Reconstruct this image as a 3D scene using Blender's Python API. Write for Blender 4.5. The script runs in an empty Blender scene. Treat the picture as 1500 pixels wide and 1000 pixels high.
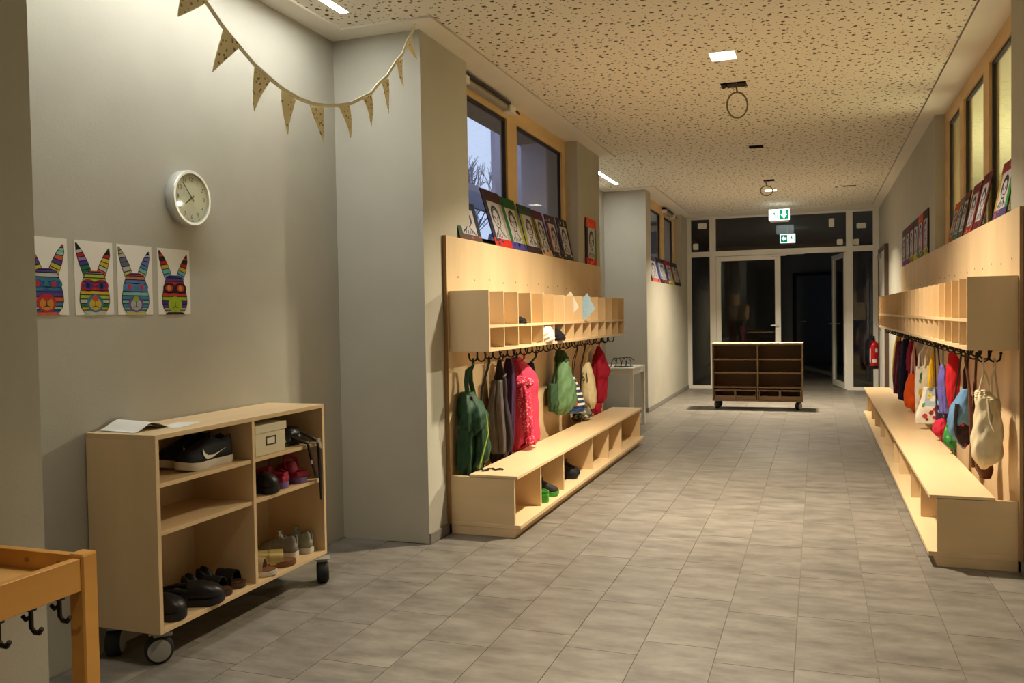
import bpy, math, random
from mathutils import Vector, Matrix

# ------------------------------------------------------------------ camera, world, exposure
scene = bpy.context.scene
COL = scene.collection
F_PX, YAW, PITCH, ROLL, CAM_H = 1253.6, 0.34286, -0.029904, 0.017051, 1.2416
cam_data = bpy.data.cameras.new('camera')
cam_data.sensor_width = 36.0
cam_data.lens = F_PX / 1500.0 * 36.0
cam_data.clip_start = 0.05
cam_data.clip_end = 200
cam = bpy.data.objects.new('camera', cam_data)
COL.objects.link(cam)
_fw = Vector((-math.sin(YAW) * math.cos(PITCH), math.cos(YAW) * math.cos(PITCH), math.sin(PITCH)))
_rt = Vector((math.cos(YAW), math.sin(YAW), 0))
_up = _rt.cross(_fw)
_c, _s = math.cos(ROLL), math.sin(ROLL)
_r2 = _c * _rt - _s * _up
_u2 = _s * _rt + _c * _up
cam.matrix_world = Matrix(((_r2.x, _u2.x, -_fw.x, 0), (_r2.y, _u2.y, -_fw.y, 0),
                           (_r2.z, _u2.z, -_fw.z, CAM_H), (0, 0, 0, 1)))
scene.camera = cam

world = bpy.data.worlds.new('dusk')
scene.world = world
world.use_nodes = True
_bg = world.node_tree.nodes['Background']
_bg.inputs[0].default_value = (0.56, 0.68, 0.95, 1)
_bg.inputs[1].default_value = 1.25

scene.view_settings.view_transform = 'Standard'
scene.view_settings.look = 'None'
scene.view_settings.gamma = 1.0
scene.view_settings.use_curve_mapping = False
scene.view_settings.exposure = 0.06

DOWN_W, DOWN_COL = 94.0, (1.0, 0.865, 0.65)
STRIP_E, STRIP_COL = 74.0, (0.98, 1.0, 0.96)
ROOM_W = 700.0

# ------------------------------------------------------------------ helpers
def tag(o, label=None, cat=None, group=None, kind=None):
    if label: o['label'] = label
    if cat: o['category'] = cat
    if group: o['group'] = group
    if kind: o['kind'] = kind
    return o

def empty(name, loc, label=None, cat=None, group=None, rz=0.0):
    o = bpy.data.objects.new(name, None)
    COL.objects.link(o)
    o.location = loc
    o.rotation_euler = (0, 0, rz)
    o.empty_display_size = 0.05
    return tag(o, label, cat, group)

OFF = {}     # accumulated world offset of unrotated parents
class MB:
    def __init__(self):
        self.v, self.f, self.m, self.cur = [], [], [], 0
        self.M = None
    def add(self, vs, fs):
        n = len(self.v)
        if self.M is not None:
            vs = [tuple(self.M @ Vector(p)) for p in vs]
        self.v += [tuple(p) for p in vs]
        for f in fs:
            self.f.append([i + n for i in f])
            self.m.append(self.cur)
        return self
    def box(self, x0, x1, y0, y1, z0, z1):
        if x0 > x1: x0, x1 = x1, x0
        if y0 > y1: y0, y1 = y1, y0
        if z0 > z1: z0, z1 = z1, z0
        return self.add([(x0, y0, z0), (x1, y0, z0), (x1, y1, z0), (x0, y1, z0),
                         (x0, y0, z1), (x1, y0, z1), (x1, y1, z1), (x0, y1, z1)],
                        [(0, 3, 2, 1), (4, 5, 6, 7), (0, 1, 5, 4), (1, 2, 6, 5), (2, 3, 7, 6), (3, 0, 4, 7)])
    def rings(self, rings, cap=True, close=True):
        n = len(rings[0])
        vs = [p for r in rings for p in r]
        fs = []
        for i in range(len(rings) - 1):
            for j in range(n if close else n - 1):
                a, b = i * n + j, i * n + (j + 1) % n
                fs.append((a, b, b + n, a + n))
        if cap:
            fs.append(tuple(range(n - 1, -1, -1)))
            fs.append(tuple((len(rings) - 1) * n + j for j in range(n)))
        return self.add(vs, fs)
    def tube(self, pts, r, seg=8, closed=False, flat=1.0):
        pts = [Vector(p) for p in pts]
        rr = r if isinstance(r, (list, tuple)) else [r] * len(pts)
        rings = []
        N = None
        for i, p in enumerate(pts):
            if closed:
                t = pts[(i + 1) % len(pts)] - pts[i - 1]
            else:
                t = pts[min(i + 1, len(pts) - 1)] - pts[max(i - 1, 0)]
            if t.length < 1e-9: t = Vector((0, 0, 1))
            t.normalize()
            if N is None:
                N = t.cross(Vector((0, 0, 1)))
                if N.length < 1e-3: N = t.cross(Vector((1, 0, 0)))
            N = N - t * N.dot(t)
            N.normalize()
            B = t.cross(N)
            rings.append([p + (N * math.cos(2 * math.pi * k / seg) + B * flat * math.sin(2 * math.pi * k / seg)) * rr[i]
                          for k in range(seg)])
        if closed:
            rings.append(rings[0])
            return self.rings(rings, cap=False)
        return self.rings(rings)
    def lathe(self, prof, seg=24, axis='z', c=(0, 0, 0)):
        rings = []
        for r, h in prof:
            ring = []
            for k in range(seg):
                a = 2 * math.pi * k / seg
                p = (r * math.cos(a), r * math.sin(a), h)
                if axis == 'x': p = (h, r * math.cos(a), r * math.sin(a))
                if axis == 'y': p = (r * math.sin(a), h, r * math.cos(a))
                ring.append((p[0] + c[0], p[1] + c[1], p[2] + c[2]))
            rings.append(ring)
        return self.rings(rings)
    def prism(self, poly, fn, t):
        """poly of 2D points, fn(a, b, d) -> 3D, thickness t along d"""
        n = len(poly)
        vs = [fn(a, b, 0) for a, b in poly] + [fn(a, b, t) for a, b in poly]
        fs = [tuple(range(n - 1, -1, -1)), tuple(range(n, 2 * n))]
        for i in range(n):
            j = (i + 1) % n
            fs.append((i, j, j + n, i + n))
        return self.add(vs, fs)
    def sphere(self, c, rx, ry, rz, seg=14, rg=8):
        rings = []
        for i in range(rg + 1):
            a = math.pi * (i / rg) * 0.98 + 0.01 * math.pi - math.pi / 2
            rings.append([(c[0] + rx * math.cos(a) * math.cos(2 * math.pi * k / seg),
                           c[1] + ry * math.cos(a) * math.sin(2 * math.pi * k / seg),
                           c[2] + rz * math.sin(a)) for k in range(seg)])
        return self.rings(rings)
    def build(self, name, mat, parent=None, smooth=False, local=False, label=None, bevel=0.0, recalc=True):
        me = bpy.data.meshes.new(name)
        off = Vector((0, 0, 0))
        if parent is not None and not local:
            off = OFF.get(parent.name, parent.location.copy())
        me.from_pydata([Vector(p) - off for p in self.v], [], self.f)
        mats = mat if isinstance(mat, (list, tuple)) else [mat]
        for m in mats: me.materials.append(m)
        if len(mats) > 1:
            for p, i in zip(me.polygons, self.m): p.material_index = i
        if recalc:
            import bmesh
            bm = bmesh.new(); bm.from_mesh(me)
            bmesh.ops.recalc_face_normals(bm, faces=bm.faces)
            bm.to_mesh(me); bm.free()
        if smooth:
            for p in me.polygons: p.use_smooth = True
            if smooth != 'all':
                me.set_sharp_from_angle(angle=math.radians(50))
        o = bpy.data.objects.new(name, me)
        COL.objects.link(o)
        if parent is not None:
            o.parent = parent
            OFF[o.name] = off
        if bevel:
            b = o.modifiers.new('bevel', 'BEVEL'); b.width = bevel; b.segments = 2; b.limit_method = 'ANGLE'
        if label: o['label'] = label
        return o

def box_obj(name, dims, mat, parent=None, **k):
    return MB().box(*dims).build(name, mat, parent, **k)

def thing_mesh(mb, name, mat, origin, label, cat, group=None, **k):
    """a one-mesh thing given in world coordinates, its origin at its base"""
    mb.v = [tuple(Vector(p) - Vector(origin)) for p in mb.v]
    o = mb.build(name, mat, None, **k)
    o.location = origin
    return tag(o, label, cat, group)

def copy_tree(o, parent=None):
    c = o.copy(); COL.objects.link(c)
    if parent is not None: c.parent = parent
    for ch in list(o.children): copy_tree(ch, c)
    return c

def text_geo(s, size):
    cu = bpy.data.curves.new('txt', 'FONT'); cu.body = s; cu.size = size
    cu.align_x = 'CENTER'; cu.align_y = 'CENTER'; cu.resolution_u = 2
    ob = bpy.data.objects.new('txt', cu); COL.objects.link(ob)
    bpy.context.view_layer.update()
    me = ob.to_mesh()
    vs = [tuple(v.co) for v in me.vertices]; fs = [tuple(p.vertices) for p in me.polygons]
    ob.to_mesh_clear()
    bpy.data.objects.remove(ob); bpy.data.curves.remove(cu)
    return vs, fs

def interp(xs, ys, x):
    if x <= xs[0]: return ys[0]
    for i in range(len(xs) - 1):
        if x <= xs[i + 1]:
            t = (x - xs[i]) / (xs[i + 1] - xs[i])
            p0 = ys[max(i - 1, 0)]; p1 = ys[i]; p2 = ys[i + 1]; p3 = ys[min(i + 2, len(ys) - 1)]
            m1, m2 = (p2 - p0) / 2, (p3 - p1) / 2
            return (2*t**3-3*t*t+1)*p1 + (t**3-2*t*t+t)*m1 + (-2*t**3+3*t*t)*p2 + (t**3-t*t)*m2
    return ys[-1]

# ------------------------------------------------------------------ materials
def srgb(r, g, b):
    f = lambda c: (c / 255 / 12.92) if c / 255 <= 0.04045 else ((c / 255 + 0.055) / 1.055) ** 2.4
    return (f(r), f(g), f(b), 1)

MATS = {}
def mat(name, col, rough=0.6, var=0.06, scale=6.0, bump=0.0, bscale=60.0, metal=0.0, stretch=(1, 1, 1), spec=0.4, emit=None, detail=4.0):
    if name in MATS: return MATS[name]
    m = bpy.data.materials.new(name); m.use_nodes = True
    nt = m.node_tree; N = nt.nodes; Lk = nt.links
    b = N['Principled BSDF']
    b.inputs['Roughness'].default_value = rough
    b.inputs['Metallic'].default_value = metal
    b.inputs['Specular IOR Level'].default_value = spec
    if len(col) == 3: col = (*col, 1)
    tc = N.new('ShaderNodeTexCoord')
    mp = N.new('ShaderNodeMapping'); mp.inputs['Scale'].default_value = stretch
    Lk.new(tc.outputs['Object'], mp.inputs[0])
    nz = N.new('ShaderNodeTexNoise'); nz.inputs['Scale'].default_value = scale; nz.inputs['Detail'].default_value = detail
    Lk.new(mp.outputs[0], nz.inputs[0])
    rp = N.new('ShaderNodeValToRGB')
    rp.color_ramp.elements[0].position = 0.3; rp.color_ramp.elements[1].position = 0.7
    rp.color_ramp.elements[0].color = tuple(max(0, c * (1 - var)) for c in col[:3]) + (1,)
    rp.color_ramp.elements[1].color = tuple(min(1, c * (1 + var)) for c in col[:3]) + (1,)
    Lk.new(nz.outputs['Fac'], rp.inputs[0])
    Lk.new(rp.outputs[0], b.inputs['Base Color'])
    if bump:
        n2 = N.new('ShaderNodeTexNoise'); n2.inputs['Scale'].default_value = bscale; n2.inputs['Detail'].default_value = 3
        Lk.new(mp.outputs[0], n2.inputs[0])
        bp = N.new('ShaderNodeBump'); bp.inputs['Strength'].default_value = bump; bp.inputs['Distance'].default_value = 0.002
        Lk.new(n2.outputs['Fac'], bp.inputs['Height']); Lk.new(bp.outputs[0], b.inputs['Normal'])
    if emit:
        b.inputs['Emission Color'].default_value = (*emit[0], 1); b.inputs['Emission Strength'].default_value = emit[1]
    MATS[name] = m
    return m

M_wall = mat('wall_plaster', srgb(178, 174, 160), 0.75, 0.04, 3.0, 0.25, 120.0, spec=0.25)
M_white = mat('white_paint', srgb(208, 204, 196), 0.6, 0.02, 4.0, spec=0.3)
M_border = mat('ceiling_border_paint', srgb(228, 222, 210), 0.8, 0.02, 4.0, spec=0.1)
M_base = mat('baseboard_grey', srgb(128, 124, 116), 0.6, 0.06, 8.0)
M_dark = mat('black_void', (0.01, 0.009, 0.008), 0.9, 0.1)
M_ply = mat('birch_plywood', srgb(222, 194, 152), 0.42, 0.09, 5.0, 0.06, 40.0, stretch=(1.0, 1.0, 0.16), spec=0.35)
M_plyh = mat('birch_plywood_flat', srgb(224, 196, 154), 0.36, 0.09, 5.0, 0.05, 40.0, stretch=(1.0, 0.12, 1.0), spec=0.4)
M_plyx = mat('birch_plywood_cross', srgb(218, 190, 148), 0.45, 0.09, 5.0, 0.05, 40.0, stretch=(0.14, 1.0, 1.0), spec=0.35)
M_plyedge = mat('plywood_edge', srgb(168, 128, 84), 0.6, 0.2, 90.0, stretch=(1, 0.05, 0.05))
M_larch = mat('window_larch', srgb(212, 178, 124), 0.5, 0.1, 8.0, stretch=(1, 0.15, 1))
M_pine = mat('lacquered_beech', srgb(218, 158, 76), 0.35, 0.10, 9.0, 0.04, 40.0, stretch=(1, 0.12, 1))
M_black = mat('black_plastic', srgb(24, 23, 23), 0.45, 0.1)
M_blackmetal = mat('black_metal', srgb(30, 27, 25), 0.35, 0.1, metal=0.3)
M_rubber = mat('dark_rubber', srgb(30, 30, 30), 0.7, 0.1)
M_greyplastic = mat('grey_plastic', srgb(150, 148, 140), 0.4, 0.04)
M_steel = mat('brushed_steel', srgb(190, 190, 186), 0.3, 0.05, metal=0.9)
M_alu = mat('white_aluminium', srgb(226, 222, 214), 0.4, 0.02)
M_paper = mat('white_paper', srgb(228, 224, 214), 0.8, 0.02)
M_tablewhite = mat('table_laminate', srgb(214, 210, 200), 0.4, 0.02)
M_gasket = mat('dark_gasket', srgb(38, 34, 40), 0.6, 0.1)

def glass_mat(name, tint=(0.95, 0.96, 0.96), refl=0.035):
    m = bpy.data.materials.new(name); m.use_nodes = True
    nt = m.node_tree; N = nt.nodes; Lk = nt.links
    N.remove(N['Principled BSDF'])
    out = N['Material Output']
    tr = N.new('ShaderNodeBsdfTransparent'); tr.inputs[0].default_value = (*tint, 1)
    gl = N.new('ShaderNodeBsdfGlossy'); gl.inputs['Roughness'].default_value = 0.02
    lw = N.new('ShaderNodeLayerWeight'); lw.inputs[0].default_value = 0.5
    pw = N.new('ShaderNodeMath'); pw.operation = 'POWER'; pw.inputs[1].default_value = 4.0
    ma = N.new('ShaderNodeMath'); ma.operation = 'MULTIPLY_ADD'; ma.inputs[1].default_value = 0.5; ma.inputs[2].default_value = refl
    mx = N.new('ShaderNodeMixShader')
    Lk.new(lw.outputs['Facing'], pw.inputs[0]); Lk.new(pw.outputs[0], ma.inputs[0]); Lk.new(ma.outputs[0], mx.inputs[0])
    Lk.new(tr.outputs[0], mx.inputs[1]); Lk.new(gl.outputs[0], mx.inputs[2])
    Lk.new(mx.outputs[0], out.inputs[0])
    MATS[name] = m
    return m
M_glass = glass_mat('window_glass')
M_glassdark = glass_mat('partition_glass', (0.75, 0.77, 0.78))

def emit_mat(name, col, strength):
    m = bpy.data.materials.new(name); m.use_nodes = True
    N = m.node_tree.nodes; N.remove(N['Principled BSDF'])
    e = N.new('ShaderNodeEmission'); e.inputs[0].default_value = (*col[:3], 1); e.inputs[1].default_value = strength
    m.node_tree.links.new(e.outputs[0], N['Material Output'].inputs[0])
    MATS[name] = m
    return m

def perforated_mat():
    m = bpy.data.materials.new('perforated_plasterboard'); m.use_nodes = True
    nt = m.node_tree; N = nt.nodes; Lk = nt.links; b = N['Principled BSDF']
    b.inputs['Roughness'].default_value = 0.85; b.inputs['Specular IOR Level'].default_value = 0.1
    geo = N.new('ShaderNodeNewGeometry')
    cols = []
    for sc, rmin, rmax in ((14.0, 0.09, 0.17), (23.0, 0.05, 0.13)):
        mp = N.new('ShaderNodeMapping'); mp.inputs['Scale'].default_value = (1, 1, 0)
        mp.inputs['Location'].default_value = (sc, sc * 0.7, 0)
        Lk.new(geo.outputs['Position'], mp.inputs[0])
        vo = N.new('ShaderNodeTexVoronoi'); vo.voronoi_dimensions = '2D'; vo.inputs['Scale'].default_value = sc
        vo.inputs['Randomness'].default_value = 1.0
        Lk.new(mp.outputs[0], vo.inputs[0])
        sep = N.new('ShaderNodeSeparateColor'); Lk.new(vo.outputs['Color'], sep.inputs[0])
        mr = N.new('ShaderNodeMapRange'); mr.inputs[3].default_value = rmin; mr.inputs[4].default_value = rmax
        Lk.new(sep.outputs[0], mr.inputs[0])
        lt = N.new('ShaderNodeMath'); lt.operation = 'LESS_THAN'
        Lk.new(vo.outputs['Distance'], lt.inputs[0]); Lk.new(mr.outputs[0], lt.inputs[1])
        cols.append(lt)
    mxm = N.new('ShaderNodeMath'); mxm.operation = 'MAXIMUM'
    Lk.new(cols[0].outputs[0], mxm.inputs[0]); Lk.new(cols[1].outputs[0], mxm.inputs[1])
    mix = N.new('ShaderNodeMix'); mix.data_type = 'RGBA'
    mix.inputs[6].default_value = srgb(232, 225, 210); mix.inputs[7].default_value = srgb(104, 90, 66)
    Lk.new(mxm.outputs[0], mix.inputs[0]); Lk.new(mix.outputs[2], b.inputs['Base Color'])
    MATS[m.name] = m
    return m
M_perf = perforated_mat()

def tile_mat():
    m = bpy.data.materials.new('concrete_look_tile'); m.use_nodes = True
    nt = m.node_tree; N = nt.nodes; Lk = nt.links; b = N['Principled BSDF']
    b.inputs['Specular IOR Level'].default_value = 0.35
    geo = N.new('ShaderNodeNewGeometry'); oi = N.new('ShaderNodeObjectInfo')
    add = N.new('ShaderNodeVectorMath'); add.operation = 'MULTIPLY_ADD'
    comb = N.new('ShaderNodeCombineXYZ'); Lk.new(oi.outputs['Random'], comb.inputs[2])
    add.inputs[1].default_value = (1.0, 2.6, 1.0)
    Lk.new(geo.outputs['Position'], add.inputs[0]); Lk.new(comb.outputs[0], add.inputs[2])
    n1 = N.new('ShaderNodeTexNoise'); n1.inputs['Scale'].default_value = 4.5; n1.inputs['Detail'].default_value = 9; n1.inputs['Roughness'].default_value = 0.68
    Lk.new(add.outputs[0], n1.inputs[0])
    r1 = N.new('ShaderNodeValToRGB'); r1.color_ramp.elements[0].position = 0.32; r1.color_ramp.elements[1].position = 0.72
    r1.color_ramp.elements[0].color = srgb(100, 95, 88); r1.color_ramp.elements[1].color = srgb(142, 136, 127)
    Lk.new(n1.outputs['Fac'], r1.inputs[0])
    hv = N.new('ShaderNodeHueSaturation')
    mr = N.new('ShaderNodeMapRange'); mr.inputs[3].default_value = 0.965; mr.inputs[4].default_value = 1.03
    Lk.new(oi.outputs['Random'], mr.inputs[0]); Lk.new(mr.outputs[0], hv.inputs['Value'])
    Lk.new(r1.outputs[0], hv.inputs['Color']); Lk.new(hv.outputs[0], b.inputs['Base Color'])
    rr = N.new('ShaderNodeMapRange'); rr.inputs[3].default_value = 0.34; rr.inputs[4].default_value = 0.5
    Lk.new(n1.outputs['Fac'], rr.inputs[0]); Lk.new(rr.outputs[0], b.inputs['Roughness'])
    MATS[m.name] = m
    return m
M_tile = tile_mat()
M_grout = mat('grout', srgb(126, 118, 106), 0.9, 0.06)

def pattern_mat(name, base, spots, scale=40.0, size=0.3, rough=0.8, dim='3D', stretch=(1, 1, 1)):
    """cloth with small scattered motifs"""
    m = bpy.data.materials.new(name); m.use_nodes = True
    nt = m.node_tree; N = nt.nodes; Lk = nt.links; b = N['Principled BSDF']
    b.inputs['Roughness'].default_value = rough; b.inputs['Specular IOR Level'].default_value = 0.2
    tc = N.new('ShaderNodeTexCoord'); mp = N.new('ShaderNodeMapping'); mp.inputs['Scale'].default_value = stretch
    Lk.new(tc.outputs['Object'], mp.inputs[0])
    vo = N.new('ShaderNodeTexVoronoi'); vo.inputs['Scale'].default_value = scale
    Lk.new(mp.outputs[0], vo.inputs[0])
    lt = N.new('ShaderNodeMath'); lt.operation = 'LESS_THAN'; lt.inputs[1].default_value = size
    Lk.new(vo.outputs['Distance'], lt.inputs[0])
    rp = N.new('ShaderNodeValToRGB'); rp.color_ramp.interpolation = 'CONSTANT'
    els = rp.color_ramp.elements
    while len(els) < len(spots): els.new(0.5)
    for i, c in enumerate(spots):
        els[i].position = i / len(spots); els[i].color = c
    sep = N.new('ShaderNodeSeparateColor'); Lk.new(vo.outputs['Color'], sep.inputs[0]); Lk.new(sep.outputs[0], rp.inputs[0])
    mix = N.new('ShaderNodeMix'); mix.data_type = 'RGBA'; mix.inputs[6].default_value = base
    Lk.new(lt.outputs[0], mix.inputs[0]); Lk.new(rp.outputs[0], mix.inputs[7])
    Lk.new(mix.outputs[2], b.inputs['Base Color'])
    MATS[name] = m
    return m

def stripe_mat(name, c1, c2, scale, axis='Z', duty=0.5):
    m = bpy.data.materials.new(name); m.use_nodes = True
    nt = m.node_tree; N = nt.nodes; Lk = nt.links; b = N['Principled BSDF']; b.inputs['Roughness'].default_value = 0.85
    tc = N.new('ShaderNodeTexCoord'); sp = N.new('ShaderNodeSeparateXYZ'); Lk.new(tc.outputs['Object'], sp.inputs[0])
    mu = N.new('ShaderNodeMath'); mu.operation = 'MULTIPLY'; mu.inputs[1].default_value = scale
    Lk.new(sp.outputs[axis], mu.inputs[0])
    fr = N.new('ShaderNodeMath'); fr.operation = 'FRACT'; Lk.new(mu.outputs[0], fr.inputs[0])
    lt = N.new('ShaderNodeMath'); lt.operation = 'LESS_THAN'; lt.inputs[1].default_value = duty; Lk.new(fr.outputs[0], lt.inputs[0])
    mix = N.new('ShaderNodeMix'); mix.data_type = 'RGBA'; mix.inputs[6].default_value = c1; mix.inputs[7].default_value = c2
    Lk.new(lt.outputs[0], mix.inputs[0]); Lk.new(mix.outputs[2], b.inputs['Base Color'])
    MATS[name] = m
    return m

def cloth_mat(name, rgb, rough=0.85):
    return mat('cloth_' + name, srgb(*rgb), rough, 0.14, 14.0, 0.35, 220.0, spec=0.15)
def paint(rgb):
    return mat('paint_%d_%d_%d' % tuple(rgb), srgb(*rgb), 0.7, 0.1, 40.0, spec=0.2)

# ------------------------------------------------------------------ the room shell
XP, XA, XR = -2.010, -2.544, 0.900       # left pier face, alcove wall, right wall
H = 2.8
YB, YE = -4.0, 14.28                     # back wall, glass partition

def struct(name, dims, m, parent=None, **k):
    o = box_obj(name, dims, m, parent, **k)
    if parent is None: o['kind'] = 'structure'
    return o

floor = struct('floor', (-2.9, 1.3, YB, 21.5, -0.10, -0.004), M_grout)
TW, TL, GAP = 0.272, 0.545, 0.0026
_offs = {-3: 3.19, -2: 3.19, -1: 3.065, 0: 3.085, 1: 3.22, -4: 3.05, -5: 3.165}
# column k spans X from -0.355 + (k)*TW ... measured joints
rnd = random.Random(4)
spots = []
for k in range(-9, 6):
    x0 = -0.626 + TW * k
    base = {0: 3.19, 1: 3.065, 2: 3.09, 3: 3.24, -1: 3.05, -2: 3.165}.get(k, 3.0 + rnd.random() * TL)
    j0 = int((YB - base) / TL) - 1
    y = base + j0 * TL
    while y < YE + 0.02:
        xc, yc = x0 + TW / 2, y + TL / 2
        y += TL
        if yc < YB + TL / 2: continue
        if x0 + TW < XA - 0.01: continue
        in_pier = xc < XP - 0.1 and not (1.6 < yc < 4.4 or 8.0 < yc < 10.9)
        if in_pier: continue
        spots.append((xc, yc))
tile_me = None
seen = [(x, y) for x, y in spots if y > 1.7 and not (x > 0.62) and not (x < -1.75 and 4.6 < y < 8.0)]
seen.sort(key=lambda s: s[0] ** 2 + s[1] ** 2)
near = set(seen[:290])
rest = MB()
for x, y in spots:
    if (x, y) in near:
        if tile_me is None:
            t = MB().box(-TW / 2 + GAP / 2, TW / 2 - GAP / 2, -TL / 2 + GAP / 2, TL / 2 - GAP / 2, -0.012, 0.0).build('tile', M_tile)
            tile_me = t.data
        else:
            t = bpy.data.objects.new('tile', tile_me); COL.objects.link(t)
        t.parent = floor; t.location = (x, y, 0)
    else:
        rest.box(x - TW / 2 + GAP / 2, x + TW / 2 - GAP / 2, y - TL / 2 + GAP / 2, y + TL / 2 - GAP / 2, -0.012, 0.0)
rest.build('tile_field', M_tile, floor)['kind'] = 'stuff'

# left wall: pier, alcove, pier with window niche, alcove, pier with window niche
struct('wall_left', (-2.75, XP, YB, 1.77, 0, H), M_wall)
struct('wall_left', (-2.75, XA, 1.77, 4.23, 0, H), M_wall)
struct('wall_left', (-2.75, XP, 4.23, 4.884, 0, H), M_wall)
struct('wall_left', (-2.30, XP, 4.884, 7.44, 0, 1.69), M_wall)
struct('wall_left', (-2.30, XP, 7.44, 8.10, 0, H), M_wall)
struct('wall_left', (-2.75, XP, 8.10, 8.25, 0, H), M_wall)
struct('wall_left', (-2.75, XA, 8.25, 10.684, 0, H), M_wall)
struct('wall_left', (-2.75, XP, 10.684, 11.0, 0, H), M_wall)
struct('wall_left', (-2.30, XP, 11.0, 13.68, 0, 1.66), M_wall)
struct('wall_left', (-2.30, XP, 13.68, YE + 0.06, 0, H), M_wall)
# right wall with the interior window niche
struct('wall_right', (XR, 1.10, YB, 4.80, 0, H), M_wall)
struct('wall_right', (XR, 1.10, 4.80, 7.66, 0, 1.69), M_wall)
struct('wall_right', (XR, 1.10, 7.66, YE + 0.06, 0, H), M_wall)
struct('wall_back', (-2.75, 1.10, YB - 0.15, YB, 0, H), M_wall)

for a, b in ((4.23, 4.47), (8.18, 8.25), (10.684, 14.24)):
    struct('baseboard_left', (XP, XP + 0.012, a, b, 0, 0.055), M_base)
struct('baseboard_left', (XP - 0.02, XP + 0.012, 10.672, 10.684, 0, 0.055), M_base)
struct('baseboard_right', (XR - 0.012, XR, YB, 4.52, 0, 0.055), M_base)

# ceiling: smooth border boards, a shadow gap, perforated acoustic board with cut-outs
ceil = struct('ceiling', (-2.78, 1.3, YB - 0.15, YE + 0.1, 2.93, 3.0), M_base)
BT = (2.792, 2.90)
bord = MB()
for x0, x1, y0, y1 in ((-2.75, -2.406, 1.90, 4.079), (-2.75, -1.876, YB, 1.90), (-2.75, -1.876, 4.079, 4.884), (-2.30, -1.876, 4.884, 8.10), (-2.75, -1.876, 8.10, 8.40),
                       (-2.75, -2.406, 8.40, 10.523), (-2.75, -1.876, 10.523, YE + 0.06),
                       (0.784, 1.10, YB, YE + 0.06), (-1.876, 0.784, 13.684, YE + 0.06)):
    bord.box(x0, x1, y0, y1, *BT)
bord.build('ceiling_border', M_border, ceil)
G = 0.007
LAMPS = [(-0.612, -0.450, 5.300, 5.490), (-0.632, -0.475, 11.470, 11.660), (-0.612, -0.450, 2.22, 2.41), (-0.612, -0.450, -0.87, -0.68)]
HOLES = [(-0.615, -0.445, 6.03, 6.15), (-0.600, -0.468, 8.38, 8.53), (-0.592, -0.470, 10.60, 10.76), (0.30, 0.47, 11.55, 11.66)]
def perforated(x0, x1, y0, y1, holes):
    xs = sorted({x0, x1} | {v for h in holes for v in h[:2]})
    ys = sorted({y0, y1} | {v for h in holes for v in h[2:]})
    mb = MB()
    for i in range(len(xs) - 1):
        for j in range(len(ys) - 1):
            cx, cy = (xs[i] + xs[i + 1]) / 2, (ys[j] + ys[j + 1]) / 2
            if any(h[0] < cx < h[1] and h[2] < cy < h[3] for h in holes): continue
            mb.add([(xs[i], ys[j], H), (xs[i + 1], ys[j], H), (xs[i + 1], ys[j + 1], H), (xs[i], ys[j + 1], H)], [(0, 3, 2, 1)])
    return mb
perforated(-1.876 + G, 0.784 - G, YB, 13.684 - G, LAMPS + HOLES).build('acoustic_panel', M_perf, ceil, recalc=False)
perforated(-2.406 + G, -1.876 + G, 1.90 + G, 4.079 - G, [(-2.285, -2.235, 2.05, 3.88)]).build('acoustic_panel', M_perf, ceil, recalc=False)
perforated(-2.406 + G, -1.876 + G, 8.40 + G, 10.523 - G, [(-2.285, -2.235, 8.55, 10.18)]).build('acoustic_panel', M_perf, ceil, recalc=False)

# ------------------------------------------------------------------ lamps and ceiling fittings
M_downface = emit_mat('downlight_diffuser', (1.0, 0.90, 0.74), 9.0)
M_stripface = emit_mat('strip_diffuser', STRIP_COL, STRIP_E)
M_reflector = mat('lamp_reflector', srgb(235, 230, 220), 0.4, 0.02)
DL_LABELS = ['lit square recessed ceiling lamp beside the cable hanging over the bench seats',
             'lit square recessed ceiling lamp by the hanging exit sign',
             'lit square recessed ceiling lamp over the floor in front of the shoe cabinet',
             'lit square recessed ceiling lamp over the entrance end of the corridor']
for (x0, x1, y0, y1), lab, pw, beam in zip(LAMPS, DL_LABELS, (1.0, 1.25, 0.20, 0.26), (124, 124, 80, 104)):
    r = empty('recessed_lamp', ((x0 + x1) / 2, (y0 + y1) / 2, H), lab, 'lamp', 'recessed ceiling lamps')
    mb = MB()
    for d in ((x0, x0 + 0.006, y0, y1), (x1 - 0.006, x1, y0, y1), (x0, x1, y0, y0 + 0.006), (x0, x1, y1 - 0.006, y1)):
        mb.box(*d, H - 0.001, H + 0.05)
    mb.build('lamp_housing', M_reflector, r)
    MB().box(x0, x1, y0, y1, H + 0.04, H + 0.045).build('diffuser', M_downface, r)
    L = bpy.data.lights.new('lamp_light', 'AREA'); L.shape = 'RECTANGLE'; L.size = x1 - x0 - 0.03; L.size_y = y1 - y0 - 0.03
    L.energy = DOWN_W * pw; L.color = DOWN_COL; L.spread = math.radians(beam)
    lo = bpy.data.objects.new('lamp_light', L); COL.objects.link(lo); lo.parent = r; lo.location = (0, 0, 0.004)
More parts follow.
